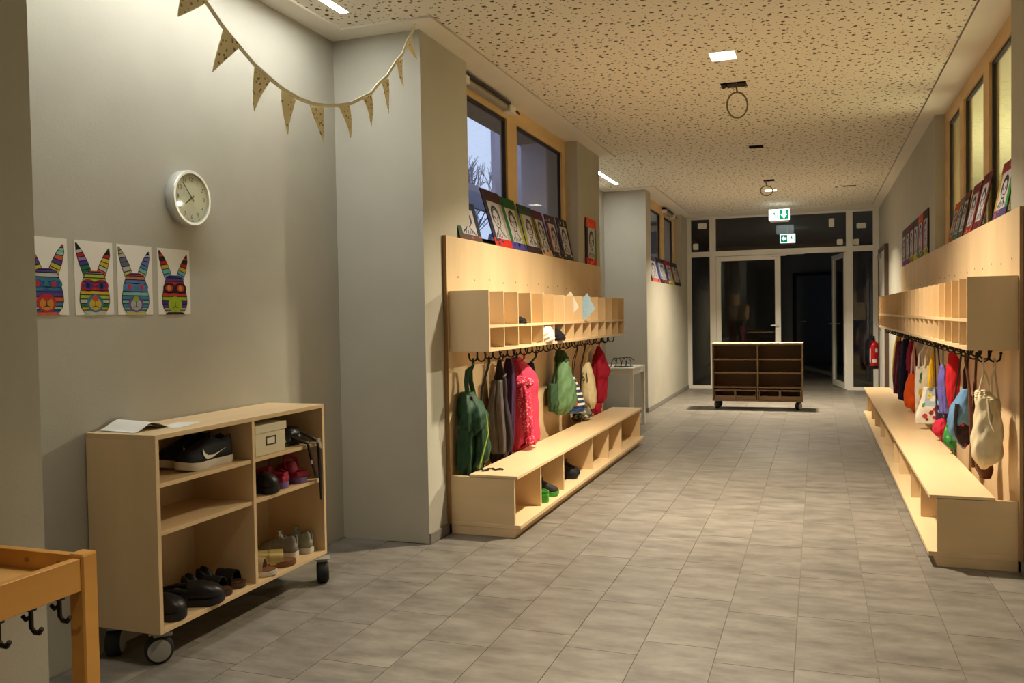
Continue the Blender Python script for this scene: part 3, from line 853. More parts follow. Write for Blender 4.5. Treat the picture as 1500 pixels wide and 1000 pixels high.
for i, (a, b_) in enumerate(((0.025, 0.282), (0.286, 0.545), (0.578, 0.828), (0.834, 1.082))):
    r = empty('storage_bin', (FCX + (a + b_) / 2, FCY + 0.15, 0.123), binlab[i], 'bin', 'bins in the far cabinet')
    x0, x1, y0, y1, z0, z1 = FCX + a, FCX + b_, FCY + 0.012, FCY + 0.29, 0.124, 0.252
    MB().box(x0, x1, y0, y1, z0, z0 + 0.008).build('bin_bottom', M_brownply, r)
    MB().box(x0, x0 + 0.01, y0, y1, z0 + 0.008, z1).build('bin_side', M_brownply, r)
    MB().box(x1 - 0.01, x1, y0, y1, z0 + 0.008, z1).build('bin_side', M_brownply, r)
    MB().box(x0 + 0.01, x1 - 0.01, y1 - 0.01, y1, z0 + 0.008, z1).build('bin_back', M_brownply, r)
    MB().box(x0 + 0.01, x1 - 0.01, y0, y0 + 0.01, z0 + 0.008, z0 + 0.05).build('bin_front', M_brownply, r)
    MB().box(x0 + 0.01, x1 - 0.01, y0, y0 + 0.01, z1 - 0.016, z1).build('bin_rim', M_brownply, r)

# ------------------------------------------------------------------ lacquered wooden trough table, near the camera
tb = empty('wooden_table', (-1.78, 1.1, 0), 'orange lacquered wooden tray table with black hooks under its rail, by the pier', 'table')
ZT = 0.70
tx0, tx1, ty0, ty1 = -1.985, -1.612, 0.55, 1.565
for x, y in ((tx1 - 0.045, ty1 - 0.045), (tx0, ty1 - 0.045), (tx1 - 0.045, ty0), (tx0, ty0)):
    mb = MB(); c = 0.004
    rg = lambda k, z: [(x + k, y + c + k * 0, z), (x + c, y + k, z), (x + 0.045 - c, y + k, z), (x + 0.045 - k, y + c, z), (x + 0.045 - k, y + 0.045 - c, z), (x + 0.045 - c, y + 0.045 - k, z), (x + c, y + 0.045 - k, z), (x + k, y + 0.045 - c, z)]
    mb.rings([rg(0, 0), rg(0, ZT - 0.002), rg(0.003, ZT + 0.003)])
    mb.build('leg', M_pine, tb)
RH = 0.082
MB().box(tx1 - 0.03, tx1 - 0.006, ty0 + 0.045, ty1 - 0.045, ZT - RH, ZT - 0.006).build('side_rail', M_pine, tb, bevel=0.002)
MB().box(tx0 + 0.006, tx0 + 0.03, ty0 + 0.045, ty1 - 0.045, ZT - RH, ZT - 0.006).build('side_rail', M_pine, tb, bevel=0.002)
MB().box(tx0 + 0.045, tx1 - 0.045, ty1 - 0.032, ty1 - 0.008, ZT - RH, ZT - 0.004).build('end_rail', M_pine, tb, bevel=0.002)
MB().box(tx0 + 0.045, tx1 - 0.045, ty0 + 0.008, ty0 + 0.032, ZT - RH, ZT - 0.004).build('end_rail', M_pine, tb, bevel=0.002)
MB().box(tx0 + 0.03, tx1 - 0.03, ty0 + 0.032, ty1 - 0.032, ZT - 0.062, ZT - 0.048).build('tray_board', mat('beech_veneer', srgb(226, 176, 104), 0.4, 0.08, 6.0, stretch=(1, .15, 1)), tb)
for x in (-1.90, -1.80, -1.70):
    MB().lathe([(0.006, 0), (0.006, 0.002)], 10, 'y', (x, ty1 - 0.034, ZT - 0.026)).build('screw_plug', M_plyedge, tb)
for y in (1.08, 1.16, 1.24, 1.32, 1.40, 1.475):
    mb = MB()
    x = tx1 - 0.02
    mb.box(x - 0.014, x + 0.004, y - 0.008, y + 0.008, ZT - RH - 0.008, ZT - RH)
    mb.tube([(x - 0.005, y, ZT - RH), (x - 0.005, y, ZT - RH - 0.045), (x + 0.005, y, ZT - RH - 0.055), (x + 0.018, y, ZT - RH - 0.055), (x + 0.026, y, ZT - RH - 0.044)], 0.0055, 6)
    mb.tube([(x - 0.005, y, ZT - RH - 0.02), (x - 0.02, y, ZT - RH - 0.03), (x - 0.03, y, ZT - RH - 0.022)], 0.005, 6)
    mb.build('table_hook', M_blackmetal, tb, smooth=True)

# ------------------------------------------------------------------ white table in the far alcove
wt = empty('alcove_table', (-2.15, 9.2, 0), 'white square-legged table standing in the far alcove behind the left bench', 'table')
ax0, ax1, ay0, ay1, zt = -2.50, -1.83, 8.90, 9.56, 0.668
MB().box(ax0, ax1, ay0, ay1, zt - 0.022, zt).build('tabletop', M_tablewhite, wt, bevel=0.002)
for x in (ax0, ax1 - 0.04):
    for y in (ay0, ay1 - 0.04):
        MB().box(x, x + 0.04, y, y + 0.04, 0, zt - 0.022).build('leg', M_tablewhite, wt, bevel=0.002)
MB().box(ax0 + .04, ax1 - .04, ay0 + .008, ay0 + .03, zt - .07, zt - .022).build('apron', M_tablewhite, wt)
MB().box(ax1 - .03, ax1 - .008, ay0 + .04, ay1 - .04, zt - .07, zt - .022).build('apron', M_tablewhite, wt)
MB().box(ax0 + .04, ax1 - .04, ay1 - .03, ay1 - .008, zt - .07, zt - .022).build('apron', M_tablewhite, wt)
wr = empty('wire_rack', (-2.02, 9.12, zt), 'small dark bent wire rack standing on the white alcove table', 'wire rack')
mb = MB()
rw_ = random.Random(5)
for k in range(4):
    xx = -2.10 + 0.055 * k
    mb.tube([(xx, 9.04, zt + 0.004), (xx + 0.01, 9.06, zt + 0.07 + 0.03 * (k % 2)), (xx + 0.02, 9.12, zt + 0.10), (xx + 0.03, 9.17, zt + 0.05), (xx + 0.02, 9.19, zt + 0.004)], 0.0045, 6)
mb.build('wire_hoops', M_blackmetal, wr, smooth=True)
mb = MB()
mb.tube([(-2.12, 9.04, zt + 0.005), (-1.91, 9.04, zt + 0.005)], 0.0045, 6).tube([(-2.10, 9.19, zt + 0.005), (-1.89, 9.19, zt + 0.005)], 0.0045, 6)
mb.tube([(-2.09, 9.12, zt + 0.095), (-1.9, 9.12, zt + 0.105), (-1.86, 9.12, zt + 0.07)], 0.0045, 6)
mb.build('wire_runners', M_blackmetal, wr, smooth=True)

# ------------------------------------------------------------------ wall clock
CLY, CLZ, CLR = 2.992, 1.765, 0.118
ck = empty('wall_clock', (XA, CLY, CLZ), 'round silver-rimmed wall clock showing eight minutes to eight', 'clock')
MB().lathe([(CLR - 0.004, XA), (CLR, XA + 0.004), (CLR, XA + 0.040), (CLR - 0.004, XA + 0.046), (CLR - 0.014, XA + 0.046), (CLR - 0.016, XA + 0.036)], 48, 'x', (0, CLY, CLZ)).build('clock_case', mat('silver_plastic', srgb(206, 206, 200), 0.28, 0.02, metal=0.35), ck, smooth=True)
face_m = mat('clock_face', srgb(226, 224, 206), 0.5, 0.02)
MB().lathe([(CLR - 0.014, XA + 0.030), (CLR - 0.014, XA + 0.037)], 48, 'x', (0, CLY, CLZ)).build('clock_face', face_m, ck)
M_ink = mat('clock_ink', srgb(52, 46, 34), 0.6, 0.05)
mb = MB()
xf = XA + 0.0375
for n in range(1, 13):
    a = math.radians(90 - 30 * n)
    # seen from +X, the viewer's right is +Y
    vs, fs = text_geo(str(n), 0.026)
    mb.add([(xf, CLY + 0.080 * math.cos(a) + p[0], CLZ + 0.080 * math.sin(a) + p[1]) for p in vs], fs)
mb.build('numerals', M_ink, ck, recalc=False)
mb = MB()
for n in range(60):
    a = math.radians(6 * n); r0 = 0.096 if n % 5 else 0.094
    w = 0.0006 if n % 5 else 0.001
    mb.prism([(r0, -w), (0.100, -w), (0.100, w), (r0, w)], lambda p, q, t: (xf + t, CLY + p * math.sin(a) + q * math.cos(a), CLZ + p * math.cos(a) - q * math.sin(a)), 0.0004)
mb.build('minute_marks', M_ink, ck)
def hand(nm, ang, l, w, x):
    a = math.radians(ang)
    mb = MB()
    mb.prism([(-0.018, -w * 0.6), (l, -w * 0.35), (l, w * 0.35), (-0.018, w * 0.6)], lambda p, q, t: (x + t, CLY + p * math.sin(a) + q * math.cos(a), CLZ + p * math.cos(a) - q * math.sin(a)), 0.001)
    mb.build(nm, M_ink, ck)
hand('hour_hand', 235, 0.048, 0.006, XA + 0.0395); hand('minute_hand', 318, 0.082, 0.005, XA + 0.0415)
MB().lathe([(0.006, XA + 0.037), (0.006, XA + 0.044), (0.003, XA + 0.045)], 14, 'x', (0, CLY, CLZ)).build('hand_pin', M_ink, ck)
MB().lathe([(CLR - 0.015, XA + 0.0448), (CLR - 0.015, XA + 0.0456)], 48, 'x', (0, CLY, CLZ)).build('glass_cover', M_glass, ck)

# ------------------------------------------------------------------ rabbit drawings on the wall
def rabbit(y0, y1, z0, z1, pal, lab, tilt=0.0, extra=None):
    W_, H_ = y1 - y0, z1 - z0
    r = empty('rabbit_drawing', (XA, (y0 + y1) / 2, z0), lab, 'drawing', 'rabbit drawings on the wall')
    MB().box(XA, XA + 0.0012, y0, y1, z0, z1).build('paper_sheet', M_paper, r)
    cols = [paint(tuple(int(v * 0.88) for v in c)) for c in pal]
    mb = MB()
    X0 = XA + 0.0012
    lay = [0]
    def put(poly, ci, h):
        mb.cur = ci
        mb.prism(poly, lambda a, b, t: (X0 + h - 0.0003 + t, y0 + a * W_, z0 + b * H_), 0.0003)
    def lerp(P, t):
        n = len(P) - 1; i = min(int(t * n), n - 1); f = t * n - i
        return (P[i][0] + (P[i + 1][0] - P[i][0]) * f, P[i][1] + (P[i + 1][1] - P[i][1]) * f)
    def bands(A, B, cs, h):
        n = len(cs)
        for i, c in enumerate(cs):
            q = [lerp(A, i / n), lerp(A, (i + .5) / n), lerp(A, (i + 1) / n), lerp(B, (i + 1) / n), lerp(B, (i + .5) / n), lerp(B, i / n)]
            put(q, c, h)
            if i:
                a_, b_ = lerp(A, i / n), lerp(B, i / n); d_ = .006
                put([(a_[0], a_[1] - d_), (b_[0], b_[1] - d_), (b_[0], b_[1] + d_), (a_[0], a_[1] + d_)], 0, h + 0.0003)
    nC = len(pal)
    ear_l = ([(.05, .96), (.06, .84), (.12, .70), (.23, .53)], [(.055, .965), (.20, .86), (.33, .72), (.43, .57)])
    ear_r = ([(.90, .92), (.77, .82), (.66, .70), (.57, .58)], [(.905, .925), (.92, .82), (.86, .66), (.77, .52)])
    # dark outlines sit underneath, a little larger
    grow = lambda P, dx: [(p[0] + dx, p[1]) for p in P]
    K = 0
    put(grow(ear_l[0], -.015) + list(reversed(grow(ear_l[1], .015))), K, 0.0003)
    put(grow(ear_r[0], -.015) + list(reversed(grow(ear_r[1], .015))), K, 0.0003)
    bands(*ear_l, extra['el'], 0.0006); bands(*ear_r, extra['er'], 0.0006)
    HL_ = [(.40, .60), (.27, .57), (.21, .48), (.17, .38), (.13, .28), (.12, .18), (.16, .09), (.24, .03)]
    HR_ = [(.60, .60), (.73, .57), (.79, .48), (.83, .38), (.87, .28), (.88, .18), (.84, .09), (.76, .03)]
    put(grow(HL_, -.015) + list(reversed(grow(HR_, .015))), K, 0.0009)
    bands(HL_, HR_, extra['hd'], 0.0012)
    el = lambda cx, cy, rx, ry, n=16: [(cx + rx * math.cos(2 * math.pi * k / n), cy + ry * math.sin(2 * math.pi * k / n)) for k in range(n)]
    g = extra['gl']
    for cx in (.33, .68):
        put(el(cx, .40, .185, .085), g[0], 0.0015); put(el(cx, .40, .12, .052), g[1], 0.0018)
        put(el(cx - .01, .40, .05, .04), g[2], 0.0021)
    put([(.46, .39), (.55, .39), (.55, .43), (.46, .43)], g[0], 0.0018)
    m = extra['mz']
    put(el(.5, .155, .215, .12), m[0], 0.0018); put(el(.5, .145, .155, .085), m[1], 0.0021)
    put(el(.5, .225, .085, .04), m[2], 0.0024)
    put([(.493, .19), (.507, .19), (.507, .11), (.493, .11)], K, 0.0024)
    put([(.42, .105), (.5, .125), (.58, .105), (.58, .095), (.5, .115), (.42, .095)], K, 0.0024)
    put([(.2, .0), (.8, .0), (.72, .035), (.28, .035)], extra['ft'], 0.0015)
    mb.build('crayon_rabbit', cols, r)
RZ0, RZ1 = 1.272, 1.546
rabbit(2.185, 2.374, RZ0, RZ1, [(30, 26, 28), (196, 48, 52), (150, 214, 196), (226, 100, 62), (92, 70, 150), (212, 198, 62), (60, 130, 160), (60, 92, 160), (205, 205, 196), (224, 148, 60)],
       'rabbit drawing with teal glasses and purple forehead, half hidden by the pier', extra=dict(el=[1, 8, 2, 3, 4, 5], er=[1, 2, 2, 3, 4, 5, 5], hd=[4, 4, 8, 6, 6, 7, 4, 3, 6, 2, 7], gl=(6, 7, 1), mz=(1, 9, 1), ft=3))
rabbit(2.404, 2.585, RZ0, RZ1, [(30, 26, 28), (190, 40, 56), (204, 208, 190), (200, 60, 40), (72, 60, 150), (36, 120, 76), (220, 190, 60), (180, 208, 60), (62, 130, 170), (214, 90, 60), (178, 130, 190)],
       'rabbit drawing with red glasses and one black-tipped ear', extra=dict(el=[0, 0, 2, 1, 10, 4, 5, 5], er=[5, 0, 1, 6, 6, 2, 9], hd=[9, 10, 7, 7, 4, 3, 6, 7, 2, 5, 6, 2], gl=(1, 4, 0), mz=(8, 6, 9), ft=2))
rabbit(2.606, 2.790, RZ0, RZ1, [(34, 36, 60), (190, 190, 186), (206, 204, 120), (110, 110, 130), (110, 124, 190), (120, 90, 150), (200, 130, 90), (80, 140, 180), (140, 196, 190), (150, 190, 60), (200, 60, 70), (40, 34, 40)],
       'rabbit drawing in blue tones with pale ears and green nose', extra=dict(el=[1, 2, 1, 3, 3, 1, 2], er=[11, 1, 4, 4, 7, 8, 2], hd=[5, 10, 6, 4, 7, 7, 8, 7, 8, 7, 8, 1], gl=(7, 4, 10), mz=(5, 1, 9), ft=2))
rabbit(2.822, 3.012, RZ0, RZ1, [(34, 26, 26), (190, 40, 36), (226, 190, 70), (110, 190, 190), (120, 160, 200), (84, 62, 150), (214, 150, 60), (70, 50, 150), (206, 198, 150), (170, 196, 40), (200, 60, 50), (40, 30, 44)],
       'rabbit drawing with rainbow ears, black glasses and lime muzzle', extra=dict(el=[0, 10, 0, 1, 2, 3, 4], er=[0, 10, 0, 1, 2, 3, 4], hd=[4, 7, 5, 1, 6, 11, 10, 9, 7, 5, 8, 8], gl=(11, 10, 6), mz=(9, 9, 9), ft=11))

# ------------------------------------------------------------------ bunting
M_flag = pattern_mat('floral_cotton', srgb(228, 216, 172), [srgb(176, 110, 96), srgb(146, 140, 90), srgb(186, 156, 84), srgb(140, 124, 116)], 52.0, 0.27)
M_ribbon = mat('cream_ribbon', srgb(222, 214, 186), 0.8, 0.04)
bt_ = empty('bunting', (-2.0, 3.1, 2.15), 'cream floral bunting garland strung across the clock alcove', 'bunting')
STR = [(1.80, 2.76), (2.02, 2.60), (2.20, 2.49), (2.335, 2.415), (2.479, 2.347), (2.559, 2.293), (2.653, 2.246), (2.745, 2.203), (2.847, 2.173), (2.927, 2.155), (3.034, 2.144), (3.134, 2.145), (3.241, 2.162),
       (3.346, 2.186), (3.449, 2.217), (3.55, 2.265), (3.637, 2.305), (3.73, 2.381), (3.806, 2.430), (3.908, 2.53), (3.979, 2.585), (4.036, 2.667), (4.102, 2.734), (4.15, 2.792)]
XB = -1.99
MB().tube([(XB, y, z) for y, z in STR], 0.0048, 6, flat=1.8).build('ribbon', M_ribbon, bt_, smooth=True)
FL = [((2.20, 2.49), (2.335, 2.415), (2.20, 2.36)), ((2.345, 2.41), (2.479, 2.347), (2.341, 2.252)), ((2.559, 2.293), (2.653, 2.246), (2.517, 2.115)), ((2.745, 2.203), (2.847, 2.173), (2.747, 2.028)),
      ((2.927, 2.155), (3.034, 2.142), (2.948, 1.977)), ((3.134, 2.145), (3.241, 2.162), (3.197, 1.99)), ((3.346, 2.186), (3.449, 2.215), (3.431, 2.053)),
      ((3.55, 2.265), (3.637, 2.302), (3.645, 2.149)), ((3.73, 2.381), (3.806, 2.418), (3.846, 2.253)), ((3.908, 2.53), (3.979, 2.563), (4.014, 2.429)), ((4.036, 2.667), (4.102, 2.734), (4.161, 2.608))]
for i, (a, b, c) in enumerate(FL):
    mb = MB()
    n = 8
    rings = []
    for k in range(n + 1):
        t = k / n * 0.97
        p = [a[j] + (c[j] - a[j]) * t for j in (0, 1)]; q = [b[j] + (c[j] - b[j]) * t for j in (0, 1)]
        dx = 0.012 * math.sin(t * 2.6 + i)
        mid = [(p[j] + q[j]) / 2 for j in (0, 1)]
        rings.append([(XB + dx - 0.001, *p), (XB + dx + 0.006 * math.sin(i * 2.1) * (1 - t), *mid), (XB + dx - 0.001, *q), (XB + dx - 0.0025, *q), (XB + dx - 0.002 + 0.006 * math.sin(i * 2.1) * (1 - t), *mid), (XB + dx - 0.0025, *p)])
    mb.rings(rings)
    mb.build('flag', M_flag, bt_, smooth=True)

# ------------------------------------------------------------------ painted portraits leaning on the ledges
def portrait(y0, y1, z0, h, xb, xt, side, cols, seed, lab, group):
    """panel standing on a ledge at xb, leaning back to xt at its top; side +1 faces +X"""
    w = y1 - y0
    ang = math.atan2(xt - xb, h)
    r = empty('portrait_painting', (xb, (y0 + y1) / 2, z0), lab, 'painting', group)
    rn = random.Random(seed)
    s = side
    def fn(d0):
        # a: 0..1 along the picture's own left-right, b: 0..h up, t: outwards from the panel face
        return lambda a, b, t: (math.sin(ang) * b + s * math.cos(ang) * (d0 + t), (a - 0.5) * w, math.cos(ang) * b + abs(math.sin(ang)) * (d0 + t))
    rect = lambda a0, a1, b0, b1: [(a0, b0 * h), (a1, b0 * h), (a1, b1 * h), (a0, b1 * h)]
    P = lambda nm, polys, d0, t, m, par=r: (lambda mb: ([mb.prism(q, fn(d0), t) for q in polys], mb.build(nm, m, par, local=True))[1])(MB())
    P('panel', [rect(0, 1, 0, 1)], 0, 0.006, paint((60, 48, 40)))
    top, bot, lef, rig = [paint(c) for c in cols[:4]]
    P('painted_top', [rect(0.0, 1, 0.80, 1)], 0.006, 0.0015, top)
    P('painted_bottom', [rect(0.0, 1, 0, 0.14)], 0.006, 0.0015, bot)
    P('painted_side', [rect(0, 0.17, 0.14, 0.80)], 0.006, 0.0015, lef)
    P('painted_side', [rect(0.83, 1, 0.14, 0.80)], 0.006, 0.0015, rig)
    # splashes of other colours on the border
    sp = []
    for k in range(7):
        a, b = rn.random() * 0.9, rn.choice((rn.random() * 0.1, 0.82 + rn.random() * 0.1))
        sp.append(rect(a, a + 0.05 + 0.1 * rn.random(), b, b + 0.03 + 0.04 * rn.random()))
    P('paint_dabs', sp, 0.0075, 0.0008, paint(cols[4]))['kind'] = 'stuff'
    P('paper_sheet', [rect(0.17, 0.83, 0.14, 0.80)], 0.006, 0.002, paint((186, 182, 186)))
    # line portrait: head outline, hair, shoulders, features
    mb = MB(); f = fn(0.008)
    cx, cy = 0.5 + rn.uniform(-.05, .05), 0.50 + rn.uniform(-.02, .05)
    def stroke(pts, wd):
        for p, q in zip(pts[:-1], pts[1:]):
            dx, dy = q[0] - p[0], (q[1] - p[1]); l = math.hypot(dx * w, dy * h) or 1
            nx, ny = -dy * h / l * wd / w, dx * w / l * wd / h
            mb.prism([(p[0] - nx, (p[1] - ny) * h), (q[0] - nx, (q[1] - ny) * h), (q[0] + nx, (q[1] + ny) * h), (p[0] + nx, (p[1] + ny) * h)], f, 0.0006)
    arc = lambda x, y, rx, ry, a0, a1, n: [(x + rx * math.cos(math.radians(a0 + (a1 - a0) * k / n)), y + ry * math.sin(math.radians(a0 + (a1 - a0) * k / n))) for k in range(n + 1)]
    stroke(arc(cx, cy, .17, .17, 0, 360, 14), 0.004)
    stroke(arc(cx, cy + .03, .21, .19, -30, 210, 12), 0.008)
    stroke(arc(cx, cy + .06, .19, .14, 10, 170, 8), 0.006)
    stroke(arc(cx - .08, cy + .02, .03, .02, 0, 360, 6), 0.003); stroke(arc(cx + .08, cy + .02, .03, .02, 0, 360, 6), 0.003)
    stroke([(cx, cy), (cx + .02, cy - .05), (cx - .01, cy - .05)], 0.0025)
    stroke(arc(cx, cy - .07, .06, .03, 200, 340, 5), 0.003)
    stroke([(cx - .07, cy - .16), (cx - .09, cy - .22), (cx - .25, .20), (cx - .28, .15)], 0.005)
    stroke([(cx + .07, cy - .16), (cx + .09, cy - .22), (cx + .25, .20), (cx + .28, .15)], 0.005)
    for k in range(4): stroke([(cx - .15 + .1 * k, .16), (cx - .12 + .09 * k, .25)], 0.004)
    mb.build('ink_portrait', paint((58, 60, 82) if seed % 3 else (50, 46, 46)), r, local=True, recalc=False)
    return r
LED = 1.7075
LG = 'portraits leaning in the large window'
for i, (y0, y1, hh, xt, cols, lab) in enumerate((
    (4.70, 5.06, 0.25, -2.06, ((40, 44, 70), (90, 70, 60), (60, 90, 60), (40, 40, 60), (190, 80, 60)), 'portrait in the large window mostly hidden behind the pier edge'),
    (5.30, 5.64, 0.40, -2.112, ((64, 34, 40), (196, 44, 34), (44, 44, 74), (150, 146, 140), (40, 60, 70)), 'portrait with dark brown top and red spotted bottom border in the large window'),
    (5.645, 5.96, 0.39, -2.110, ((32, 84, 46), (70, 66, 140), (40, 104, 56), (148, 150, 44), (40, 40, 50)), 'portrait with a plain green top border in the large window'),
    (5.98, 6.29, 0.37, -2.090, ((40, 70, 62), (52, 36, 44), (150, 150, 60), (120, 106, 50), (60, 40, 40)), 'portrait with dark teal top border beside the window mullion'),
    (6.33, 6.60, 0.37, -2.10, ((84, 34, 48), (190, 150, 110), (110, 104, 50), (40, 46, 70), (50, 60, 110)), 'portrait with wine red and blue top corners in the large window'),
    (6.62, 6.89, 0.36, -2.08, ((66, 44, 74), (40, 42, 60), (140, 44, 44), (60, 40, 60), (180, 140, 70)), 'portrait with a red and violet border in the large window'),
    (6.92, 7.22, 0.36, -2.07, ((34, 34, 44), (60, 66, 74), (58, 54, 90), (30, 30, 32), (206, 190, 90)), 'portrait with a black border speckled yellow at the end of the large window'),
)):
    portrait(y0, y1, LED, hh, -1.998, xt, 1, cols, 10 + i, lab, LG)
portrait(7.665, 8.045, LED, 0.43, -1.999, -2.004, 1, ((226, 74, 36), (200, 34, 36), (46, 34, 30), (60, 124, 50), (230, 120, 40)), 30,
         'portrait with bright orange top and red bottom leaning on the pier', LG)
G2 = 'portraits leaning in the far window'
for i, (y0, y1, cols, lab) in enumerate((
    (11.15, 11.75, ((90, 100, 140), (196, 90, 84), (150, 150, 170), (70, 80, 130), (40, 40, 60)), 'blue-toned portrait at the near end of the far window ledge'),
    (11.80, 12.40, ((60, 54, 74), (40, 40, 50), (90, 110, 160), (80, 90, 110), (190, 60, 60)), 'grey-bordered portrait with blue figure on the far window ledge'),
    (12.45, 13.0, ((150, 44, 50), (190, 180, 60), (60, 70, 140), (140, 50, 60), (70, 40, 50)), 'red-topped portrait with yellow bottom on the far window ledge'),
    (13.05, 13.6, ((50, 60, 74), (34, 30, 36), (150, 150, 90), (110, 50, 50), (60, 60, 60)), 'dark-topped portrait at the partition end of the far window ledge'))):
    portrait(y0, y1, 1.661, 0.36, -2.02, -2.10, 1, cols, 40 + i, lab, G2)
G3 = 'portraits on the right-hand board'
RP = ((4.86, 5.20, 0.30, 0.95, ((120, 34, 38), (70, 60, 110), (40, 130, 60), (160, 130, 40), (200, 90, 40)), 'portrait with wine red top and green corner at the pier end of the right window'),
      (5.55, 5.83, 0.33, 0.962, ((104, 30, 40), (90, 30, 40), (96, 40, 44), (84, 34, 40), (60, 30, 34)), 'tilted portrait with an all wine red border in the right window'),
      (5.86, 6.14, 0.31, 0.955, ((110, 36, 44), (120, 40, 50), (130, 40, 40), (80, 40, 40), (190, 90, 50)), 'wine red framed portrait with red side beside the right mullion'),
      (6.22, 6.42, 0.30, 0.95, ((70, 50, 44), (60, 60, 60), (60, 40, 40), (90, 60, 50), (150, 60, 40)), 'narrow dark brown framed portrait beside the right window mullion'),
      (6.44, 6.64, 0.29, 0.95, ((120, 110, 90), (50, 90, 80), (40, 80, 70), (60, 60, 60), (60, 100, 90)), 'narrow teal-edged portrait in the far pane of the right window'),
      (6.66, 6.87, 0.28, 0.95, ((200, 80, 40), (150, 60, 50), (160, 130, 40), (150, 40, 40), (190, 150, 50)), 'portrait with orange top beside the end stile of the right window'))
for i, (y0, y1, hh, xt, cols, lab) in enumerate(RP):
    portrait(y0, y1, LED, hh, 0.892, xt, -1, cols, 60 + i, lab, G3)
for i in range(6):
    y0 = 8.03 + i * 0.39
    cols = (((60, 34, 34), (170, 160, 50), (40, 30, 30), (190, 70, 50), (50, 50, 90)), ((190, 70, 50), (60, 110, 80), (60, 50, 110), (150, 60, 50), (200, 160, 50)),
            ((80, 60, 44), (190, 170, 50), (60, 80, 60), (100, 60, 50), (60, 90, 60)), ((100, 60, 60), (150, 130, 60), (80, 50, 50), (60, 60, 60), (40, 40, 40)),
            ((110, 50, 60), (100, 60, 110), (60, 40, 40), (130, 110, 80), (180, 60, 50)), ((70, 80, 70), (130, 70, 120), (120, 44, 70), (60, 60, 60), (90, 60, 90)))[i]
    portrait(y0, y0 + 0.375, LED, 0.39, 0.893, 0.899, -1, cols, 80 + i,
             ('portrait with a dark brown border, next to the right window niche', 'portrait with an orange and violet border leaning on the right wall',
              'portrait with brown and green border leaning on the right wall', 'portrait with dusky pink border and olive bottom on the right wall',
              'portrait with plum and tan border leaning on the right wall', 'portrait with grey-green top at the far end of the right board')[i], G3)

